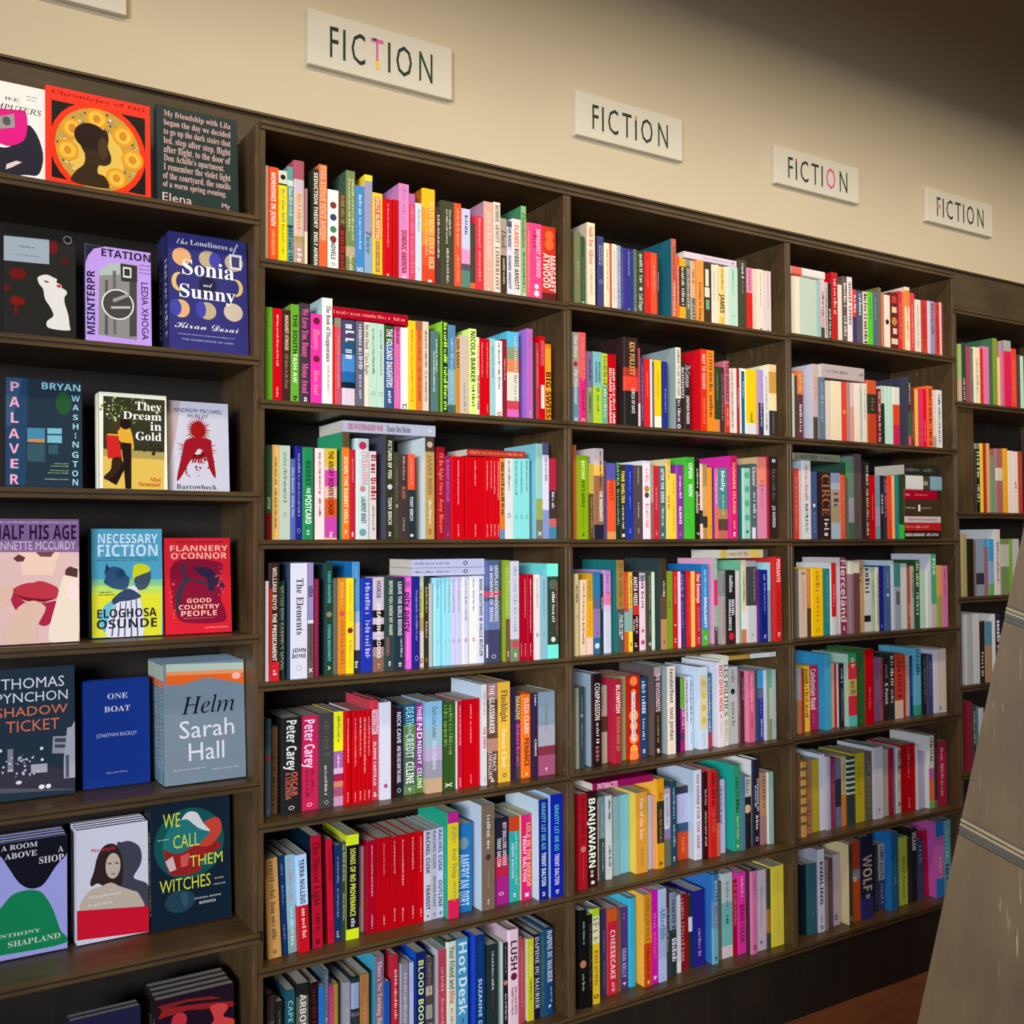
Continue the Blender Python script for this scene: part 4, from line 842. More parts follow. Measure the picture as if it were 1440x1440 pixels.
17313 411 2458 420|ddd,abc||.05-.5 b.35 c87 ~;.55-.9 b.3 332 ~|only white book with pink lettering
17727 280 2120 420|458|e.5:eee:.2|.6-.9 n.3 9ac ~|
18170 472 2115 420|322||.03-.65 s.75 a64 CIRCE;.7-.95 b.5 ddd ~|only black book with brown lettering
18653 423 2112 420|abc|0-.15:89b .25-.5:b98 .5-.75:a97|.3-.5 b.6 556 ~|only slate blue book with charcoal lettering
19086 271 2069 420|d53||.1-.9 n.3 e98 ~|
19370 108 2480 420|4a4,354|.2-1:665||
19488 263 2676 420|687|.5-.8:99a .8-1:465||
19764 357 2764 420|544,433|r0-1:766:.1-.15 r0-1:766:.35-.4 r0-1:877:.65-.7||charcoal book between grey green and black books
20123 163 2585 420|322|||
20291 193 2514 420|432||.05-.3 b.7 ddc ~;.35-.95 b.6 dcb ~|
20510 271 2093 420|c01||.3-.7 n.2 f88 ~|
20787 244 2102 420|79a|.5-.8:a9b||
21043 156 2102 420|223||.3-.6 b.6 ddd ~|
21210 175 2075 420|433||.05-.65 b.7 d6a ~|
21391 261 2100 420|e42||.2-.7 n.3 f86 ~|
21659 110 2120 420|fb7|||
21775 215 2132 420|288||.3-.9 n.3 5aa ~|
22002 260 2159 420|342|.78-1:3c4||
L 22316 342 1945 420 2177|332||.03-.4 b.4 988 ~;.5-.8 n.4 988 ~|
L 22307 510 2056 420 1661|443|.02-.48:ddd .66-.98:8ab|.5-.6 b.4 cba ~|white book in flat pile, second from pile top
L 22294 321 1745 420 1334|a02||.03-.15 n.2 edd ~;.3-.7 n.2 e88 ~|
L 22286 561 1875 420 768|432|r.38-.44:eee:.3-.7|.03-.3 n.1 dcc ~;.45-.75 n.1 aaa ~|dark brown book in flat pile, fourth from pile top
L 22272 216 1952 420 546|dcc||.1-.9 n.4 988 ~|
L 22266 268 1971 420 272|b22||.02-.25 n.3 f99 ~;.3-.65 n.4 f99 ~|
L 22260 260 1918 420 6|312||.02-.55 b.4 eed MIEKO KAWAKAMI;.6-.95 b.5 ccc ~|
H 16996 229 2090 420 2464|887||.02-.5 b.6 443 LA MORTIMER;.55-.9 b.5 665 ~|
C 3 4 1.132
16904 98 2107 307|665|||
17005 330 2088 281|dba||.04-.08 b.5 222 O;.15-.6 n.3 ba9 ~|only cream book with black lettering
17340 227 2079 324|d83|.58-1:542|.05-.5 b.3 eb7 ~|
17569 558 2113 314|fc1||.05-.35 s.35 b83 ~;.42-.8 s.35 d92 ~;.88-.95 n.3 a72 O|only yellow book with orange lettering
18175 268 2083 340|288||.1-.8 s.5 5aa ~|
18446 209 2266 272|d22,eee|.75-1:ddd|.3-.6 b.5 f99 ~|
18845 279 2429 263|836,dcc||.03-.84 b.85 fdd Fierceland;.9-.95 b.4 fdd ~|
19127 133 2309 350|b84||.5-.9 b.7 edc ~|
19263 231 2311 249|978|0-.18:ddc||
19532 251 2287 275|744|0-.16:ddc||
19786 322 2318 370|ca7||.1-.3 b.6 876 ~|
20112 346 2102 402|ddd|.75-.85:222|.02-.4 i.7 444 ~|
20462 202 2097 385|bcb||.2-.6 n.4 899 ~|
20667 118 2095 333|ddb||.1-.9 b.5 554 ~|
20799 231 2112 339|228||.9-.95 b.4 99c ~|
21033 281 2128 281|469|e.45:cdd:.2|.1-.35 n.3 abd ~|
21353 155 2299 300|dde,cde|||
21512 285 2199 261|9ab|0-.35:488 r.42-.62:665:.2-.8||
21801 480 2191 355|ddd|||
22303 132 2105 364|b53||.6-.9 b.6 dca ~|
22439 145 2103 330|bbb||.1-.5 b.6 555 ~|
22586 252 2301 295|353||.02-.4 b.6 dd9 ~;.48-.8 b.55 eee ~|
22841 215 1958 232|bdc|||
23059 222 1947 179|ddd,eee|||
23284 287 2495 166|5a8,dde|.68-1:cbb|.03-.32 b.5 dfe FOX|
23574 185 2108 115|da4|.5-1:9a4||
23762 286 2086 71|d7a||.05-.5 b.5 857 ~|
C 3 5 0.835
17014 130 2046 371|999|.5-1:a75||
17148 197 1989 434|b32|||
17349 303 2041 500|ec3||.05-.78 b.5 653 ~|
17656 489 2008 589|b25||.05-.68 b.5 fdd Caledonian Road;.75-.88 n.2 d78 ~|only crimson book with white lettering
18167 250 2378 326|4ac,39c||.2-.8 n.4 6bc ~|
18642 153 2029 516|cba|||
18798 66 2023 479|c22|||
18883 88 2023 491|ddd|||
18974 190 2014 450|223||.08-.3 b.5 ddd ~;.4-.9 b.4 998 ~|
19243 406 2309 331|d34,bdc|0-.12:3a7 .35-.58:cb6 .85-1:6cc|.06-.2 b.6 ed9 ~;.38-.55 b.6 875 ~|only red book with pale yellow lettering
19890 438 2431 210|c01,363||.5-.8 n.2 f88 ~|only red book with pink lettering
20722 246 2062 519|869||.7-.95 n.3 645 ~|
20971 162 2067 496|a57||.2-.75 s.6 734 ~|
21136 240 2041 457|322||.1-.32 s.5 a87 ~;.4-.75 s.6 eee K Patrick|
21414 285 2178 476|233||.04-.5 b.55 eee ~;.55-.75 i.5 ccc ~|
21702 385 2143 437|c43|.72-1:ecb|.12-.68 s.55 712 ~|only red and cream book with maroon lettering
22098 111 2098 441|c32|||
22213 399 2046 579|cba||.1-.6 b.5 a98 ~|
22614 165 2012 577|138||.08-.7 n.35 78b ~|
22783 345 2269 504|6bd|.85-1:3a8|.02-.4 b.5 244 ~|only blue book with dark green lettering
23131 187 2032 441|222||.05-.8 b.4 997 ~|
23322 314 2025 395|447||.1-.7 n.3 88a ~|
23672 194 2165 391|dde|||
23878 233 2180 394|dcc||.9-.95 b.4 333 ~|
24114 230 2179 386|dcb|||
C 3 6 0.5188
16915 119 2574 351|753|||
17037 271 2307 346|c95|.08-.12:753 .2-.24:753 .32-.36:753 .44-.48:753 .56-.6:753 .68-.72:753 .8-.84:753||
17312 395 2259 508|a75||.1-.9 s.6 864 ~|
17711 359 2257 549|ba3|||yellow book between brown and white books
18125 203 2381 547|dde,cde|||white book between yellow and pale grey books
18330 152 2300 454|bbc|||
18521 253 2218 477|835||.1-.9 n.3 b79 ~|
18777 278 2158 509|779|.3-.7:334||
19066 222 2204 508|cb8|.55-1:d83|.1-.5 n.3 997 ~|
19291 361 2167 462|344|.04-.07:cdc .12-.15:cdc .2-.23:cdc .28-.31:cdc .36-.39:cdc .44-.47:cdc .52-.55:cdc||black book between pale yellow and yellow books
19656 530 2214 537|cb2||.2-.6 n.3 a92 ~|only yellow book with olive lettering
20189 382 2206 515|665||.1-.9 s.5 987 ~|only charcoal book with beige lettering
20574 453 2326 459|dde,dde||.86-.9 b.2 444 ~|only white book with black lettering
21031 369 2186 551|bba|||
21404 205 2187 500|a13||.2-.9 n.3 d67 ~|
21612 163 2165 554|89b|||
21778 244 2181 513|ccc||.05-.4 b.6 334 ~;.5-.65 n.4 a88 ~;.82-.9 b.5 445 A|
22049 704 2230 514|b01||.05-.5 n.15 f88 ~;.8-.95 n.15 f88 ~|red book between pale grey and white books
22756 69 2163 444|ddd|||
22829 377 1903 485|bbd|||
23241 274 2449 330|ddc,eee|.45-.6:c6a .6-.9:e74 .9-1:7b6|.04-.35 b.6 333 ~|
23524 206 2539 330|433|.9-1:665||
23733 560 2171 395|a24||.1-.85 n.3 daa ~|only red book with pale pink lettering
C 3 7 0.213
17216 204 2142 544|122|||
17423 376 2149 450|367||.7-.75 b.2 9ab ~|navy book between black and white books
17802 290 2553 397|dde,aab||.08-.74 b.5 222 ENDLING;.8-.88 n.3 888 ~;.92-.96 b.4 444 ~|only white book with black lettering
18113 165 2167 413|988|||
18316 198 2180 441|644||.2-.9 b.5 877 ~|
18519 454 2210 540|cbc||.85-.92 b.4 779 ~|only pale grey book with slate blue lettering
19100 165 2531 291|443,eda||.9-.95 b.7 ccc ~|
19268 481 2547 397|c52|0-.35:b42 .35-.47:999|.45-.5 b.5 dde ~|only orange book with white lettering
19761 606 2592 364|224|.75-1:337|.22-.66 b.7 cba WOLF;.7-.75 n.4 99a ~|only navy book with beige lettering
20720 186 2164 612|334||.1-.9 n.5 667 ~|
20914 310 2171 612|bbb|.55-1:447|.05-.52 b.5 333 ~;.6-.9 b.5 99c ~|
21267 337 2541 369|269,28d||.3-.8 n.3 48a ~;.58-.66 b.4 aac ~|only blue book
21890 399 2247 530|bc4||.3-.9 s.4 783 ~|only yellow book with olive green lettering
22295 195 2163 529|333|||
22501 289 2446 530|222||.05-.3 b.7 eee VILKAM|
22805 317 2021 529|447||.1-.4 n.6 99b ~|
23302 234 2233 622 27|b14||.6-.9 n.2 e56 ~|
23539 427 2552 327|c6b,d6c|0-.2:27b .75-1:37c|.45-.75 n.4 ebb ~|only magenta and blue book with pale pink lettering
23969 499 2517 389|6ab||.15-.5 n.4 bcc ~;.6-.8 b.4 234 ~|only teal book with pale grey lettering
C 4 1 1.9125
24999 153 2046 150|ca8|0-.6:9b6||
25170 239 2116 150|344||.6-.95 b.6 ccc ~|
25422 224 2010 150|a45|||
25653 182 1980 150|676||.1-.6 b.5 998 ~|
25853 411 2026 150|edb||.2-.8 n.3 a97 ~|
26271 150 2014 150|c32|||
26432 337 2110 150|d7a|||
27011 264 2464 150|892,475|||
27279 145 1788 150|eca|||
27451 265 2401 150|c78|0-.15:a89||
27735 394 2457 150|d25|0-.16:aaa||
28132 317 2196 150|e43||.2-.9 n.3 f96 ~|
28461 226 2008 150|543|||
28722 189 1978 150|bdc|||
C 4 2 1.5259
25867 270 2457 150|221|0-.08:877|.12-.5 b.7 ddc ~;.6-.85 b.6 ccb ~|
26154 149 2471 150|ec4|||
26312 194 2479 150|b31|||
26514 186 2488 150|da7|||
26732 312 2072 150|887|.4-1:797||
27070 434 2327 150|a66|.3-.5:dcb||
27539 247 2348 150|ea2|||
27829 267 2280 150|edc|||
28114 316 2265 150|edc||.5-.6 b.4 a44 ~|
28449 253 2279 150|b43|||
C 4 3 1.2307
24990 308 2185 150|a96|||
25318 345 2016 150|221|||
25672 134 1947 150|866|||
25830 429 2014 150|89a|.6-.8:334||
26267 251 1739 150|967|||
26534 346 2012 150|8ac|0-.4:49c .8-1:6a5||
26931 315 2357 150|dcc,ddd||.2-.8 n.4 655 ~|
27299 484 2010 150|785|.1-.5:bba||
27807 191 2008 150|7a3|||
28010 397 2008 150|bbb|||
C 4 4 0.9238
25095 220 2462 150|bbb|||
25326 210 2452 150|aaa|||
25548 369 2443 150|ccc|||
25924 293 2155 150|322||.5-.9 b.6 ccb ~|
26229 434 2141 150|a86|0-.4:589||
26679 184 2395 150|ddd|||
26875 313 2387 150|324||.1-.5 b.7 eee ~|
C 4 5 0.624
25147 275 2408 150|823|||
25435 188 2283 150|344||.1-.6 b.5 bcc ~|
25635 145 2198 150|577|||
25794 325 2116 150|bbc||.3-.8 b.5 666 ~|'''
FACES = r'''B A1 -5816 1584 2006 400 21450 180 0 eee,ccc|white cover with magenta shape and italic lettering, beside red coin cover, top display shelf
art_shape Q 223 559 583 888 652 1188 950 1256 1199 1426 1001 1527 591 1441 202 1188 141 561 18
art_shape Q d18 557 1312 1037 1462 1222 1419 1205 914 954 697 755 701 559 736
art_shape P 999 738 1257 1003 1369 1020 1088 738 998
art_shape E 555 870 1190 73 93
art_shape P dcc 871 302 1037 405 1148 396 954 249 855 191
cover_title T 333 i 836 1696 1104 1627 WE
cover_title T 333 i 411 1424 1495 1541 COMPUTERS
cover_text T 888 n 1222 1781 1420 1781 ~
cover_text T 888 n 1239 1714 1393 1711 ~
B A2 -4252 2024 2098 350 21450 260 0 e32|red cover with gold coins around dark profile of a head, top display shelf
cover_title T 911 s 106 2028 1921 1947 Chronicles of Ori
art_shape P 111 115 1800 1919 1805 1910 122 111 181
art_shape E e31 995 928 927 996
art_shape E b94 995 928 821 876
shape_print S 446 995 928 775 824 130
shape_print S edc 995 928 775 824 60
art_shape E db5 976 743 512 662
coin_print E d92 498 1282 206 220
coin_print E eb4 498 1282 149 160
coin_print E c82 498 1282 71 96
coin_print E d92 964 1580 219 223
coin_print E eb4 964 1580 160 162
coin_print E c82 964 1580 73 89
coin_print E d92 1475 1315 217 229
coin_print E eb4 1475 1315 157 164
coin_print E c82 1475 1315 74 98
coin_print E d92 1656 833 218 229
coin_print E eb4 1656 833 158 164
coin_print E c82 1656 833 75 90
coin_print E d92 408 800 212 222
coin_print E eb4 408 800 155 159
coin_print E c82 408 800 70 87
coin_print E d92 1336 379 207 222
coin_print E eb4 1336 379 147 162
coin_print E c82 1336 379 74 89
art_figure Q 321 1108 1377 1190 1212 1174 1026 1238 804 1207 661 1091 597 996 586 974 421 1118 361 1159 128 503 151 553 378 710 560 733 773 655 956 692 1205
art_figure E 211 842 1177 312 282
art_figure E 432 1079 966 95 242
B A3 -2106 1721 2180 300 21450 300 0 233,234|dark navy cover filled with lines of pale serif text, top display shelf
cover_text T caa s 150 2073 1573 1949 My friendship with Lila
cover_text T caa s 147 1876 1568 1745 began the day we decided
cover_text T caa s 144 1678 1564 1541 to go up the dark stairs that
cover_text T caa s 141 1482 1560 1337 led, step after step, flight
cover_text T caa s 138 1285 1555 1134 after flight, to the door of
cover_text T caa s 136 1089 1416 948 Don Achille's apartment.
cover_text T caa s 133 893 1547 746 I remember the violet light
cover_text T caa s 115 695 1543 553 of the courtyard, the smells
cover_text T caa s 112 500 1445 373 of a warm spring evening.
cover_title T dbb n 97 242 704 62 Elena
cover_title T dbb n 1347 219 1521 114 My
B B1 -4969 1319 2201 450 18370 200 0 222|black cover with pale woman's throat and pale blue sticker, second display shelf
splash_print E 611 904 1920 84 149
splash_print E 611 255 1281 151 115
splash_print E 711 245 725 141 91
splash_print E 611 222 532 33 99
splash_print E 511 1113 1657 56 79
splash_print E 611 55 967 60 61
art_ring E 888 1168 2115 85 87
art_ring E 222 1168 2115 64 63
art_figure Q ddd 610 1242 685 1306 788 1332 899 1289 968 1260 954 1203 1003 1171 1058 1139 1048 1099 1128 1051 1152 987 1106 911 1109 775 1168 567 1195 337 1180 226 820 237 779 367 896 497 842 664 746 826 712 1016 637 1129
art_figure P b22 954 1156 1058 1139 1016 1087 975 1097
art_figure P 544 730 1212 823 1193 798 1167 740 1174
sticker P 9ab 4 2022 825 2065 824 1552 3 1517
cover_text T 334 s 265 1871 553 1838 ~
cover_text T 334 s 188 1682 631 1671 ~
B B2 -3480 1296 2077 400 18370 220 0 b9e,223|lavender cover with hand lettering round grey photograph, second display shelf
art_corner P 223 3 2070 389 2074 170 1996 54 1835 6 1661 3 1302 3 1296
art_photo P 888 275 1561 459 1719 680 1767 1016 1760 997 151 243 191
art_photo P abb 275 1561 459 1719 680 1767 678 1517 267 1440
art_photo P 555 383 1356 437 1364 428 210 366 204
art_photo P 666 531 1577 597 1586 592 228 533 221
art_photo P 444 862 1381 1004 1400 991 230 849 215
art_lens E ddd 627 869 319 327
art_lens E 444 627 869 289 296
art_lens P 999 525 976 859 1139 859 1078 543 898
art_lens P bbb 487 812 875 859 874 811 494 765
art_badge P 333 687 1752 1016 1747 1012 1393 698 1379
art_badge P ddd 735 1695 902 1690 900 1467 733 1464
art_badge P 333 760 1658 872 1654 871 1504 759 1504
cover_title U 223 b 30 1526 179 184 MISINTERPR
cover_title T 223 b 315 2026 1290 1865 ETATION
author_name V 223 n 1095 1405 1230 175 LEDIA XHOGA
cover_text T 446 n 1053 1765 1281 1765 ~
cover_text T 446 n 1053 1683 1280 1683 ~
cover_text T 446 n 1052 1602 1279 1601 ~
B B3 -1845 1689 2579 300 18370 480 1 337,336|violet blue cover with rows of gold moons, second display shelf
moon_print E da7 277 2039 198 200
moon_print E ba8 843 2060 203 194
moon_print E 44a 985 2052 123 178
moon_print E ba8 1399 2061 201 197
moon_print E db7 206 1483 149 206
moon_print E 337 284 1493 134 182
moon_print E db7 1437 1496 150 196
moon_print E 337 1362 1495 141 178
moon_print E da7 247 896 181 197
moon_print E 44a 131 906 125 180
moon_print E ba8 797 904 194 192
moon_print E 44a 661 921 112 183
moon_print E cba 1362 937 208 203
moon_print E 224 820 1470 194 193
art_badge P dde 1296 2255 1578 2255 1558 1909 1309 1917
art_badge P 446 1344 2198 1527 2196 1513 1958 1352 1965
cover_title T dde k 174 2447 408 2317 the
cover_title T dde s 458 2442 1264 2331 Loneliness
cover_title T dde k 1309 2500 1496 2315 of
cover_title T eee s 284 1991 1399 1661 Sonia
cover_title T dde k 720 1527 912 1436 and
cover_title T eee s 217 1443 1412 1154 Sunny
author_name T dde k 107 609 1472 477 Kiran Desai
cover_text T bbd n 180 348 1386 334 ~
cover_text T bbd n 248 249 1342 212 THE INHERITANCE OF LOSS
B C1 -4910 1395 2182 400 15410 200 0 234|dark teal night cover with pink and blue capitals down its edges, third display shelf
art_glow P 246 3 2168 401 2179 349 34 3 25
art_glow P 357 3 2168 300 2178 100 1199 3 1193
art_glow E 253 1052 1714 147 239
art_window P 48a 383 1185 705 1188 705 899 383 895
art_window P c84 400 960 691 974 691 899 400 900
art_window P 7bc 746 1197 1015 1205 1014 906 745 901
art_window P 246 746 1083 1015 1090 1015 1059 746 1053
art_window P 356 383 869 704 876 704 506 383 509
art_window P 356 766 857 945 865 944 675 765 667
cover_title T eac b 86 2092 239 1900 P
cover_title T eac b 66 1789 246 1591 A
cover_title T eac b 93 1476 226 1270 L
cover_title T eac b 54 1151 239 959 A
cover_title T eac b 61 854 240 664 V
cover_title T eac b 87 550 226 365 E
cover_title T eac b 81 246 233 50 R
author_name T 9cd b 646 2122 1363 1985 BRYAN
author_name T 9cd b 1193 1894 1355 1774 W
author_name T 9cd b 1213 1702 1333 1590 A
author_name T 9cd b 1219 1501 1317 1392 S
author_name T 9cd b 1218 1316 1323 1199 H
author_name T 9cd b 1252 1125 1280 1011 I
author_name T 9cd b 1209 946 1328 825 N
author_name T 9cd b 1201 739 1320 613 G
author_name T 9cd b 1207 548 1312 429 T
author_name T 9cd b 1200 356 1311 238 O
author_name T 9cd b 1206 181 1310 54 N
cover_text T ac8 n 875 497 1130 476 ~
cover_text T ac8 n 813 450 1130 423 ~
cover_text T ac8 n 799 358 1130 335 ~
cover_text T ac8 n 758 308 1129 286 ~
cover_text T ac8 n 703 182 1129 156 ~
B C2 -3204 1333 2002 300 15410 220 1 eed|white-framed cover with couple walking under trees, third display shelf
art_picture P db5 78 1917 1300 1909 1257 3 56 3
art_picture P 332 78 1917 1300 1909 1276 771 69 787
picture_print S 784 625 1632 603 277 70
picture_print S 231 401 1381 333 432 60
picture_print S cca 257 1647 183 275 20
art_picture P a95 69 818 1276 791 1274 632 68 663
picture_print S 221 989 839 265 119 24
art_man Q da3 345 1252 584 1281 660 824 433 912 397 989 165 1094 180 1134 355 1135
art_man E 211 503 1356 111 118
art_man P 211 415 966 617 952 607 3 490 3 458 522
art_man P 211 430 599 494 446 316 71 100 200
art_woman E 432 298 1289 102 110
art_woman P c22 129 1100 362 1096 430 631 154 620
art_woman Q 321 248 623 423 630 347 363 154 183 72 238 210 397
cover_title T eee s 701 1835 1228 1663 They
cover_title T eee s 458 1621 1225 1461 Dream
cover_title T eee s 996 1424 1222 1245 in
cover_title T eee s 702 1201 1219 1029 Gold
author_name T c42 s 981 249 1192 168 Mai
author_name T c42 s 749 156 1190 65 Sennaar
B C3 -1810 1301 1948 500 15410 200 0 ccd|pale cover with spiky dark red figure, third display shelf
art_shade P baa 17 1929 272 1939 161 1144 3 489
figure_print K 911 639 1332 315 346 26
figure_print K 911 611 899 476 369 34
figure_print E 911 639 1332 137 190
figure_print Q 912 416 1124 876 1138 925 934 1002 318 883 458 789 804 659 922 562 815 447 627 265 296 175 245 301 825
figure_print S 912 605 592 382 306 40
author_name T 446 n 132 1794 1161 1712 ANDREW MICHAEL
author_name T 446 n 426 1678 857 1589 HURLEY
cover_title T 445 s 165 140 1021 39 Barrowbeck
B D1 -5297 1735 2450 300 12340 240 0 dbb|cover with close-up of red lips and fingers under lilac banner, fourth display shelf
art_photo P ecb 637 1798 1381 1790 1242 1328 703 1340
art_photo P 633 538 1674 637 1753 753 1689 720 1612 604 1607
art_photo P 744 938 1794 1277 1791 1209 1694 1022 1704
art_photo P 200 505 1053 505 1053 505 1053
art_photo Q b34 473 1010 604 1123 770 1184 903 1195 1004 1222 1173 1173 1344 1057 1309 879 1071 814 803 838 571 886
art_photo Q a24 489 999 736 826 1104 794 1326 804 1273 510 1103 333 802 494 571 686
art_photo P 712 505 998 803 897 1138 856 1336 878 1104 805 803 823
art_finger Q dba 360 75 473 473 670 755 903 838 1087 739 1104 628 969 340 918 43
art_finger Q edc 1177 43 1308 805 1430 1286 1535 1453 1657 1469 1732 1354 1712 3
art_finger P fdd 1499 1135 1603 1188 1707 1091 1706 791 1515 872
art_finger Q dba 180 1135 440 1146 538 1052 473 835 310 733 181 738
art_ring P 533 1483 1443 1559 1501 1709 1446 1698 1272 1465 1330
banner P 869 112 2447 1732 2447 1732 1786 114 1803
cover_title T 213 b 193 2328 1677 2045 HALF HIS AGE
author_name T dcd n 184 2004 1669 1843 JENNETTE MCCURDY
cover_text T ccd n 307 2402 1679 2372 ~
B D2 -3262 1420 2269 750 12340 220 1 5ac,232|blue to yellow cover with two heads back to back, fourth display shelf
art_ground P 8c9 8 1219 1417 1185 1410 864 3 910
art_ground P bd6 8 1084 1416 1044 1409 824 3 872
art_ground P dd3 3 929 1410 896 1385 3 3 19
art_ground E 6bc 551 385 412 408
art_head Q 357 250 1377 320 1427 413 1476 561 1442 665 1321 746 1201 676 998 453 1005 317 1075 234 1155 271 1252
art_head P 235 288 1545 346 1446 320 1368 265 1400
art_head E 246 560 1324 97 102
art_head Q 456 841 1278 1012 1314 1158 1383 1171 1191 1077 1002 894 992
art_hair Q dd2 832 1468 976 1522 1136 1471 1158 1367 1019 1306 859 1238 806 1152
art_clothing Q dde 555 794 782 1062 938 880 996 3 290 18 405 585
art_clothing Q 346 407 799 706 1005 976 839 779 759 554 736 435 682
stripe_print P 457 450 661 472 661 400 23 371 25
stripe_print P 457 554 716 576 715 525 16 496 18
stripe_print P 457 659 732 681 731 651 10 622 11
stripe_print P 457 764 748 786 747 785 3 756 4
stripe_print P 457 862 784 884 783 913 3 883 3
cover_title T def b 132 2158 1328 1962 NECESSARY
cover_title T def b 123 1931 1324 1688 FICTION
cover_text T 356 n 121 1652 1331 1641 ~
cover_text T 356 n 106 1604 1331 1594 ~
cover_text T 343 n 152 955 408 928 ~
cover_text T 343 n 122 903 445 875 ~
author_name T 223 b 105 588 1284 409 ELOGHOSA
author_name T 223 b 93 373 1288 186 OSUNDE
B D3 -1793 1400 2072 700 12340 200 0 d23|red cover with maroon woodcut bird and pale pink capitals, fourth display shelf
art_cut Q 813 174 1544 1118 1549 1196 1321 1131 1157 1230 990 1163 745 1253 495 1214 230 449 238 234 376 141 700
art_cut Q 334 311 1481 410 1479 465 1214 804 1124 863 1041 463 1125 298 694 255 475 197 477 243 937 378 1216
art_bird Q 324 588 1431 790 1436 991 1366 1271 997 1066 1027 1023 913 902 938 866 1164 706 1290
cut_print S e55 1151 1157 103 370 14
cut_print S e55 141 700 70 399 14
author_name T fba b 101 1907 1346 1785 FLANNERY
author_name T fba b 118 1748 1317 1615 O'CONNOR
cover_title T fba b 441 759 961 664 GOOD
cover_title T fba b 266 622 1138 525 COUNTRY
cover_title T fba b 315 493 1078 379 PEOPLE
cover_text T e77 n 351 332 1032 322 ~
cover_text T fba n 814 132 1302 107 ~
cover_text T 811 n 201 2000 1229 1964 ~
B E1 -5229 1697 2595 900 9190 300 0 234,233|dark cover with orange and grey capitals over night street, fifth display shelf
street_print P 556 123 442 995 405 1691 91 1674 75 124 190
street_print P 334 122 659 995 738 1675 394 1674 93 123 298
street_print P 99a 1280 1183 1555 1169 1553 815 1265 848
street_print P 445 1315 1142 1526 1127 1526 1044 1315 1067
street_print P 445 1315 1018 1526 1002 1525 931 1315 954
street_print P aab 1548 1332 1627 1343 1694 1457 1694 315 1481 324 1482 718
street_print P 556 1518 789 1581 781 1579 331 1516 339
street_print P aab 875 670 1174 661 1174 486 875 501
street_print P 889 453 1021 553 1017 554 606 453 619
light_print E dee 1071 970 31 33
light_print E dee 1081 746 28 30
light_print E eee 1070 210 55 44
light_print E eee 1194 209 49 44
light_print E ddd 655 345 54 37
light_print E ddd 319 1000 40 33
light_print S ccd 722 659 411 220 34
author_name T dde n 334 2396 1495 2187 THOMAS
author_name T dde n 244 2109 1558 1918 PYNCHON
cover_title T d75 n 251 1824 1557 1642 SHADOW
cover_title T d75 n 425 1553 1400 1336 TICKET
B E2 -3349 1337 2212 1100 9190 200 1 138|plain royal blue cover with small white serif capitals, fifth display shelf
cover_title T ccd s 483 1931 889 1820 ONE
cover_title T ccd s 417 1665 939 1552 BOAT
author_name T bbd n 261 1112 1071 1035 JONATHAN BUCKLEY
cover_text T bbd k 447 315 872 278 Fitzcarraldo Editions
B E3 -1865 1722 2548 450 9190 280 4 789,689|slate grey cover with orange sunset band, front copy of five, fifth display shelf
art_sky P bcb 63 2533 1719 2470 1719 2056 57 2092
art_sky P e96 61 2375 1719 2322 1719 2015 57 2092
art_sky P e62 60 2297 1719 2240 1719 1954 56 2061
art_hill Q 789 57 2085 426 2095 743 2174 1024 2176 1307 2106 1719 1987 1719 1750 54 1897
art_sun E fba 1548 2194 99 73
cover_title T 112 i 363 1811 1498 1451 Helm
author_name T dde n 316 1310 1479 949 Sarah
author_name T dde n 503 836 1256 466 Hall
cover_text T dde n 184 294 828 293 ~
cover_text T dde n 986 241 1562 238 ~
B F1 -5176 1564 2277 1200 5990 200 3 aae,223|cover with black funnel above green mound on lavender, sixth display shelf
art_shape Q 112 117 2274 1561 2274 1561 1906 1356 1678 1144 1379 1004 1300 831 1324 659 1465 488 1752 319 2038 117 2144
art_shape Q 185 121 838 321 1016 523 1233 727 1287 934 1268 1108 1162 1283 832 1422 396 1510 111 322 113 123 156
cover_title T ddd s 335 2223 1005 2125 A ROOM
cover_title T ddd s 403 2060 994 1949 ABOVE
cover_title T ddd s 1386 2059 1493 1948 A
cover_title T ddd s 1033 1899 1499 1769 SHOP
author_name T cdc s 205 500 1058 430 ANTHONY
author_name T cdc s 463 340 1429 231 SHAPLAND
B F2 -3435 1433 2322 1200 5990 180 3 dde|white cover with woman and her shadow above red band, sixth display shelf
art_shadow Q 445 787 1886 901 1945 1053 1948 1243 1812 1299 1588 1258 1399 1141 1224 1159 1143 1426 959 1420 473 849 544 779 1056
art_figure Q 322 337 1441 412 1734 544 1925 750 1930 898 1654 913 1264 854 1043 593 1071 408 1180 298 1143 262 1225
art_figure Q cba 112 648 224 1042 482 1110 668 1153 854 1043 1080 925 1232 819 1266 464
art_figure E cba 716 1491 150 262
art_figure P 544 615 1566 690 1553 690 1526 615 1539
art_figure P 544 754 1554 829 1542 829 1514 754 1527
art_figure P a66 662 1346 774 1334 752 1308 684 1315
red_band P d13 3 702 1430 531 1430 3 3 111
cover_title T c24 s 274 1897 764 1829 Nymph
author_name T eee s 231 944 891 900 Stephanie
author_name T eee s 230 794 701 734 LaCava
B F3 -1968 1712 2650 1100 5990 220 2 123,122|dark teal cover with red fox and yellow capitals, sixth display shelf
art_glow E 155 817 1731 758 756
art_glow E 277 776 1697 529 597
art_glow E 245 597 537 319 235
art_fox Q 922 259 1701 337 1629 614 1544 938 1671 1225 1714 1513 1620 1385 1478 1095 1364 1009 1098 606 1069 370 1169 295 1458
art_fox Q c43 1129 2106 1400 2208 1522 2047 1484 1828 1264 1619 1019 1638 1081 1729 1269 1902
art_fox Q ddd 657 2256 788 2398 970 2372 1070 2216 1129 2106 1270 1922 1025 2020 786 2237
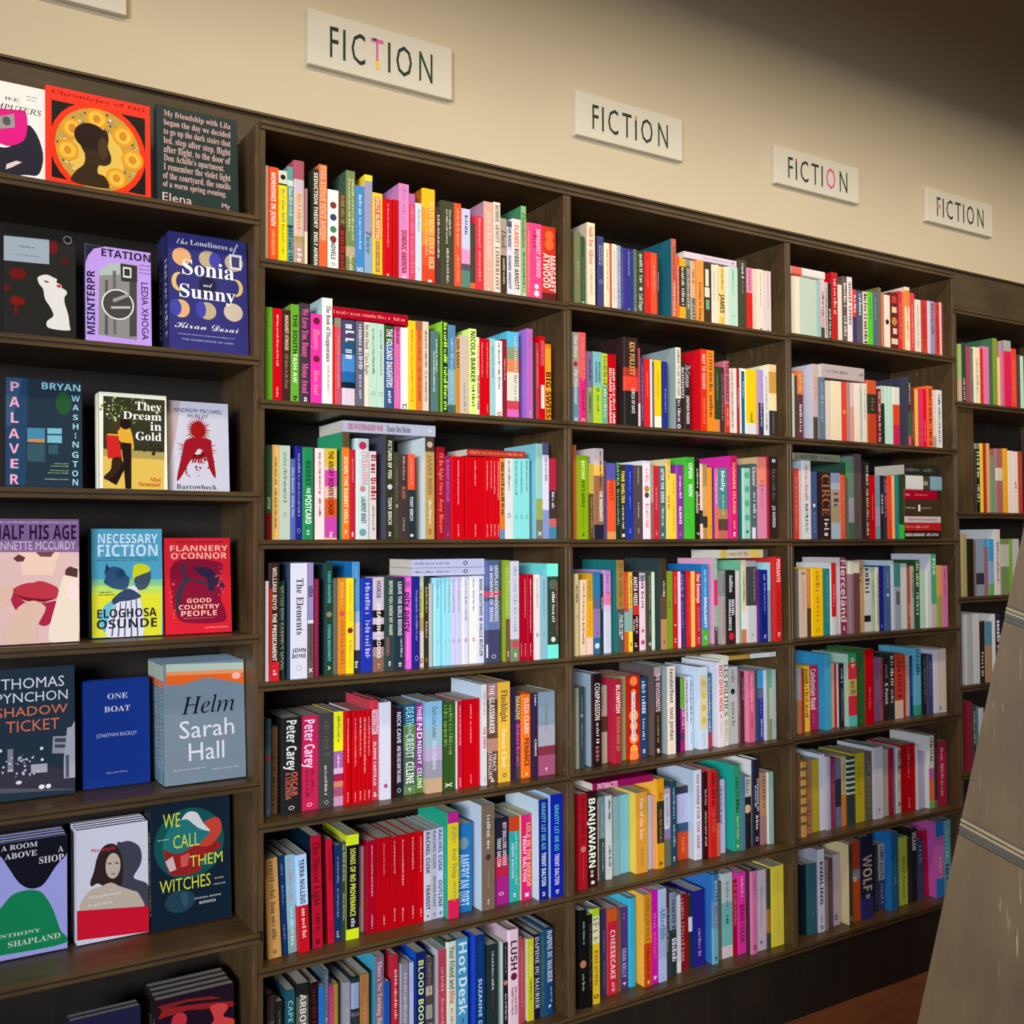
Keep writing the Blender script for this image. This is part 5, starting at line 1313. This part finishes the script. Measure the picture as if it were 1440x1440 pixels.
art_fox P dbb 295 1419 454 1511 529 1221 390 1186
art_fox P d55 613 1484 814 1531 769 1259 629 1243
art_fox P 356 600 695 760 705 776 464 694 381 636 491
cover_title T dd4 n 262 2412 623 2115 WE
cover_title T dd4 n 468 1937 1027 1657 CALL
cover_title T dd4 n 813 1453 1529 1218 THEM
cover_title T dd4 n 172 1022 1256 760 WITCHES
author_name T ccc b 902 550 1474 515 INDIA-ROSE
author_name T ccc b 1005 458 1364 401 BOWER
cover_text T ccc b 145 1899 380 1869 ~
cover_text T ccc b 1353 913 1539 874 ~
cover_text T ccc b 1322 787 1570 750 ~
B G2 -3642 1378 1795 600 2890 180 1 224|dark blue cover seen by its top edge, lowest display shelf
B G3 -1989 1651 1839 500 2890 240 3 212,221|dark cover with red swirl and hand, front of four, lowest display shelf
art_shape P 822 49 1719 664 1725 1137 1672 1377 1577 663 1668 123 1626
art_shape P 922 45 1458 162 1655 1055 1556 1618 1462 1636 1341 660 1497
art_disc E c34 483 1331 162 158
art_figure Q d44 1133 1461 1415 1463 1514 1350 1409 1201 1648 1064 1644 794 1044 944 1208 1173'''
need = set()
for ln in BOOKS.split('\n'):
    if ln[:2] == 'C ': continue
    for t in ln.split('|')[3].split(';'):
        p = t.split(None, 3)
        if len(p) == 4 and p[3] != '~':
            for c in p[3]:
                if c != ' ': need.add(('b' if p[1] == 'h' else p[1][0], c))
for ln in FACES.split('\n'):
    p = ln.split(None, 8)
    if len(p) == 9 and p[1] in 'TUV':
        for c in p[8]:
            if c not in ' ~': need.add((p[3], c))
need |= {('n', c) for c in 'FICTON'}
cache_glyphs(need)
# ---------------------------------------------------------------- shelved books
ROWN = ['', 'top', 'second', 'third', 'fourth', 'fifth', 'sixth', 'bottom']
ROWL = ['', 'top shelf', 'second shelf', 'third shelf', 'fourth shelf', 'fifth shelf', 'sixth shelf', 'bottom shelf']
BAYN = ['', 'first bay of spines', 'middle bay of spines', 'third bay of spines', 'bay behind slanted stand']
rest = G(); bay = row = 0; zs = 0; n = 0
for ln in BOOKS.split('\n'):
    if ln[:2] == 'C ': _, bay, row, zs = ln.split(); bay = int(bay); row = int(row); zs = float(zs); continue
    num, cols, bands, texts, label = ln.split('|'); t = num.split(); n += 1
    lying = t[0] in 'HL'
    if lying: t = t[1:]
    v = [int(q)/1e4 for q in t]
    x, w, h, y = v[:4]
    d = max(.10, min(h*.64, .252-y))
    parts = book(None, w, h, d, cols, bands, texts, n)
    if lying:
        M = Matrix.Translation((x+h, y, zs+v[4])) @ Matrix.Rotation(-math.pi/2, 4, 'Y')
    else:
        tilt = v[4]*10 if len(v) > 4 else 0
        M = Matrix.Translation((x, y, zs+.0002)) @ Matrix.Rotation(-tilt, 4, 'Y')
        if tilt > 0: M = Matrix.Translation((0, 0, 0)) @ M
    if label:
        o = thing('book', label+', '+ROWL[row]+', '+BAYN[bay], 'book', group='books on the %s shelf of the %s' % (ROWN[row], BAYN[bay]))
        o.matrix_world = M
        cv = None
        for nm, g in parts:
            q = g.build(nm, o if nm in ('cover', 'pages') else cv)
            if nm == 'cover': cv = q
    else:
        for nm, g in parts: rest.merge(g, M)
o = rest.build('books'); o['kind'] = 'stuff'; o['label'] = 'the many smaller and thinner spines filling gaps along the shelves'; o['category'] = 'books'
# ---------------------------------------------------------------- face-out books on the display bookcase
DROW = {'A': 'top', 'B': 'second', 'C': 'third', 'D': 'fourth', 'E': 'fifth', 'F': 'sixth', 'G': 'lowest'}
COPYL = ['', 'directly', 'second', 'third', 'fourth']
SIGHT = {'B3': 'violet blue cover with gold moons', 'C2': 'white-framed cover of the walking couple', 'D2': 'blue to yellow cover with two heads', 'E2': 'plain royal blue cover', 'E3': 'slate grey cover with orange sunset',
         'F1': 'cover with black funnel and green mound', 'F2': 'white cover with red band', 'F3': 'dark teal cover with red fox', 'G2': 'dark blue cover on lowest shelf', 'G3': 'dark cover with red swirl'}
def flat(g, pts, y, key): g.face([(a, y, b) for a, b in pts], key)
def face_book(spec, label, ops, seed):
    _, code, x, w, h, y, z, th, nc, cols = spec.split(); x, w, h, y, z, th = [int(q)/1e4 for q in (x, w, h, y, z, th)]; nc = int(nc)
    c = cols.split(','); front = c[0]; back = c[1] if len(c) > 1 else front
    for k in range(nc+1):
        if k == 0: lab = label
        elif nc == 1: lab = 'spare copy behind the '+SIGHT[code]
        else: lab = ('copy directly behind the ' if k == 1 else '%s copy behind the ' % COPYL[k])+SIGHT[code]
        o = thing('book', lab, 'book', (x-(.001*(k % 2)), y+k*(th+.0012), z+.0004+th*.0872), (-math.radians(5), 0, 0), 'face-out books on the %s display shelf' % DROW[code[0]])
        g = G(); t = .0008
        g.box((0, 0, 0), (w, t, h), front); g.box((0, t, 0), (t, th-t, h), back); g.box((0, th-t, 0), (w, th, h), back)
        cv = g.build('cover', o); bevel(cv, .0004)
        g = G(); g.box((t+.0002, t+.0002, .0006), (w-.0012, th-t-.0002, h-.0006), 'PAGE'); g.build('pages', o)
        if code == 'E3':                        # the sunset runs round onto each spine
            g = G(); g.box((-.0003, .0006, h*.86), (0, th-.0006, h*.985), 'bcb'); g.box((-.0003, .0006, h*.80), (0, th-.0006, h*.86), 'e74'); g.build('spine_print', cv)
        if k == 0 or code in ('E3', 'F3', 'G3', 'B3'):
            rnd = random.Random(seed+k)
            if code in ('B3', 'E3', 'F3', 'G3'):
                V, F = scribble(h*.66, th*.42, rnd); g = G()
                g.add([(-.0005, th*.3+(th*.42-b) if False else th*.68-b, h*.78-a) for a, b in V], F, {'B3': 'bbd', 'E3': 'ccd', 'F3': 'cc9', 'G3': 'ba9'}[code]); g.build('spine_lettering', cv)
        if k: continue
        yy = -.0002; merged = {}; order = []
        for i, op in enumerate(ops):
            p = op.split(); nm, kind, key = p[:3]; yy -= .00003
            if kind in 'TUV':
                q = op.split(None, 8); st = q[3]; x0, y0, x1, y1 = [int(a)/1e4 for a in q[4:8]]; text = q[8]; g = G()
                cap = max(abs(y0-y1), .0022)
                if kind == 'T':
                    if text == '~': V, F = scribble(x1-x0, cap, random.Random(i)); g.add([(x0+a, yy, min(y0, y1)+b) for a, b in V], F, key)
                    else:
                        V, F, wd = typeset(text, st); sx = (x1-x0)/wd; g.add([(x0+a*sx, yy, min(y0, y1)+b*cap) for a, b in V], F, key)
                else:
                    V, F, wd = typeset(text, st); L = abs(y0-y1); sx = L/wd; cw = abs(x1-x0)
                    if kind == 'U': g.add([(max(x0, x1)-b*cw, yy, min(y0, y1)+a*sx) for a, b in V], F, key)
                    else: g.add([(min(x0, x1)+b*cw, yy, max(y0, y1)-a*sx) for a, b in V], F, key)
                g.v = [(min(max(a, .0002), w-.0002), b, min(max(cc, .0002), h-.0002)) for a, b, cc in g.v]
                g.build(nm, cv); continue
            if nm == 'splash_print': nm = 'splash_print', i
            g = merged.get(nm)
            if g is None: g = merged[nm] = G(); order.append(nm)
            if kind in 'PQ':
                c = [int(a)/1e4 for a in p[3:]]; pts = [(c[j], c[j+1]) for j in range(0, len(c), 2)]
                if kind == 'Q':
                    cl = lambda a, b: (min(max(a, .0003), w-.0003), min(max(b, .0003), h-.0003)); q = []; nn = len(pts)
                    for j in range(nn):
                        p0, p1, p2, p3 = pts[j-1], pts[j], pts[(j+1) % nn], pts[(j+2) % nn]
                        for s in (0, .2, .4, .6, .8):
                            q.append(cl(*[.5*(2*p1[d]+(p2[d]-p0[d])*s+(2*p0[d]-5*p1[d]+4*p2[d]-p3[d])*s*s+(3*p1[d]-p0[d]-3*p2[d]+p3[d])*s**3) for d in (0, 1)]))
                    pts = q
                flat(g, pts, yy, key)
            else:
                cx, cz, rx, rz = [int(a)/1e4 for a in p[3:7]]
                cl = lambda a, b: (min(max(a, .0003), w-.0003), min(max(b, .0003), h-.0003))
                if kind == 'E': flat(g, [cl(cx+rx*math.cos(6.28318*j/28), cz+rz*math.sin(6.28318*j/28)) for j in range(28)], yy, key)
                elif kind == 'S':
                    rnd = random.Random(i)
                    for j in range(int(p[7])):
                        a = rnd.uniform(0, 6.28); q = math.sqrt(rnd.random()); px, pz = cx+rx*q*math.cos(a), cz+rz*q*math.sin(a); s = rnd.uniform(.0008, .0028); tt = rnd.uniform(0, 3)
                        flat(g, [cl(px+s*rnd.uniform(.6, 1.5)*math.cos(tt+m*1.2566), pz+s*rnd.uniform(.6, 1.5)*math.sin(tt+m*1.2566)) for m in range(5)], yy, key)
                elif kind == 'K':
                    nn = int(p[7])
                    for j in range(nn):
                        a = 6.28318*j/nn; q = .75+.25*random.Random(j).random(); s = .09
                        flat(g, [cl(cx+rx*.3*math.cos(a-s*3), cz+rz*.3*math.sin(a-s*3)), cl(cx+rx*q*math.cos(a), cz+rz*q*math.sin(a)), cl(cx+rx*.3*math.cos(a+s*3), cz+rz*.3*math.sin(a+s*3))], yy, key)
        for nm in order: merged[nm].build(nm if isinstance(nm, str) else nm[0], cv)
cur = None; ops = []; k = 0
for ln in FACES.split('\n')+['B']:
    if ln[:1] == 'B' and (ln == 'B' or ln[1] == ' '):
        if cur: face_book(cur[0], cur[1], ops, 100+k); k += 1
        if ln != 'B': cur = ln.split('|'); ops = []
    else: ops.append(ln)
# ---------------------------------------------------------------- painted signs on the wall
def sign(x, z, w, h, label, tint):
    t = thing('sign', label, 'sign', (x, .285, z), group='hand-painted wooden signs above the bookcases')
    g = G(); g.box((0, -.019, 0), (w, -.0006, h), SIGN); bevel(g.build('board', t), .0025, 2)
    caps = h*.56; x0 = w*.12; word = 'FICTION'; unit = w*.76
    adv = [GLY[('n', c)][2] for c in word]; tot = sum(adv); px = x0
    cap0 = max(p[1] for p in GLY[('n', 'H')][0])
    for i, c in enumerate(word):
        v, f, a = GLY[('n', c)]; sx = unit/tot; lx = sx*(.78 if c != 'I' else .9); g = G()
        base = '243' if i in (1, 4, 6) else '233'
        g.add([(px+(p[0]-a/2)*lx+a*sx/2, -.0196, h*.21+p[1]/cap0*caps) for p in v], f, tint.get(i, base)); le = g.build('letter', t)
        if i == 3 and 'yellow_foot' in tint:
            m = px+a*sx*.5; g = G(); g.box((m-.0045, -.0203, h*.21), (m+.0045, -.0198, h*.21+caps*.28), 'ec4'); g.build('letter_accent', le)
            g = G(); g.box((m-.012, -.0203, h*.21+caps*.93), (m-.001, -.0198, h*.21+caps), '243'); g.build('letter_accent', le)
        if 'accent' in tint and tint['accent'][0] == i:
            m = px+a*sx*.5; _, lo, hi, key = tint['accent']; hw = a*sx*(.16 if c == 'I' else .3)
            g = G(); g.box((m-hw, -.0203, h*.21+caps*lo), (m+hw, -.0198, h*.21+caps*hi), key); g.build('letter_accent', le)
        px += a*sx
sign(0.2055, 2.6462, 0.4154, 0.1438, 'cream wooden sign whose letter T is pink with yellow foot, above first bay of spines', {3:'d6a','yellow_foot':1})
sign(1.0391, 2.6407, 0.4159, 0.1339, 'cream wooden sign with an orange-tipped second letter I, above middle bay of spines', {'accent':(4,.82,1,'d84')})
sign(1.8717, 2.6505, 0.4262, 0.1314, 'cream wooden sign whose letter O is pink and orange, above third bay of spines', {5:'d59','accent':(1,.85,1,'d59')})
sign(2.6896, 2.6555, 0.4214, 0.1324, 'smallest cream wooden sign in view with pinkish bar on its letter F', {'accent':(0,.42,.58,'d88')})
sign(-0.6610, 2.6475, .43, .148, 'cream wooden sign mostly cut off by the top edge, above the face-out books', {})
# ---------------------------------------------------------------- slanted plywood stand in front of the far bookcase
t = thing('display_stand', 'slanted plywood display stand with pale ply edges, standing before the far bookcase', 'stand')
ORG = Vector((0.4934, -1.3329, 0)); EX = Vector((0.4281, -0.9037, 0.0000)); NN = Vector((-0.9037, -0.4281, -0.0000))
L = lambda z: (z-1.0701)*0.2092                   # slanted left edge, r as a function of height
Rr = lambda z: .62-(z-.2)*.10
def slab(poly, front, back, key, name):
    g = G(); P = [ORG+EX*r+Vector((0, 0, z))+NN*front for r, z in poly]; Q = [ORG+EX*r+Vector((0, 0, z))+NN*back for r, z in poly]
    g.face([tuple(p) for p in P], key); g.face([tuple(p) for p in reversed(Q)], key); n = len(P)
    for i in range(n): g.face([tuple(P[i]), tuple(Q[i]), tuple(Q[(i+1) % n]), tuple(P[(i+1) % n])], key)
    return g.build(name, t)
B1, B2 = (1.0662, -0.483), (1.3398, -0.438)          # heights and slopes of the two ply bands
def band_edge(zc, sl, off): 
    zl = zc+off; rl = L(zl); return (rl, zl), (.56, zl+sl*(.56-rl)*.9)
def cut(off1, b, lo=True): return band_edge(b[0], b[1], off1)
a0, a1 = cut(-.012, B1); b0, b1 = cut(.012, B1); c0, c1 = cut(-.010, B2); d0, d1 = cut(.010, B2)
slab([(L(.002), .002), (.60, .002), a1, a0], 0, -.06, WOOD_STAND, 'panel')
slab([b0, b1, c1, c0], 0, -.06, WOOD_STAND, 'panel')
slab([d0, d1, (.42, 1.78), (L(1.78), 1.78)], 0, -.06, WOOD_STAND, 'panel')
for B, s in ((B1, 1), (B2, .8)):
    prev = None
    for lo, hi, key, fr, nm in ((-.0119, -.0045, STAND_DARK, -.003, 'ply_seam'), (-.0045, .001, STAND_DARK, .003, 'ply_seam'), (.001, .0035, STAND_PALE, .004, 'ply_edge'), (.0035, .0065, STAND_DARK, .002, 'ply_seam'), (.0065, .0095, STAND_PALE, .004, 'ply_edge'), (.0095, .0119, STAND_DARK, 0, 'ply_seam')):
        p0, p1 = cut(lo*s, B); q0, q1 = cut(hi*s, B); slab([p0, p1, q1, q0], fr, -.058, key, nm)
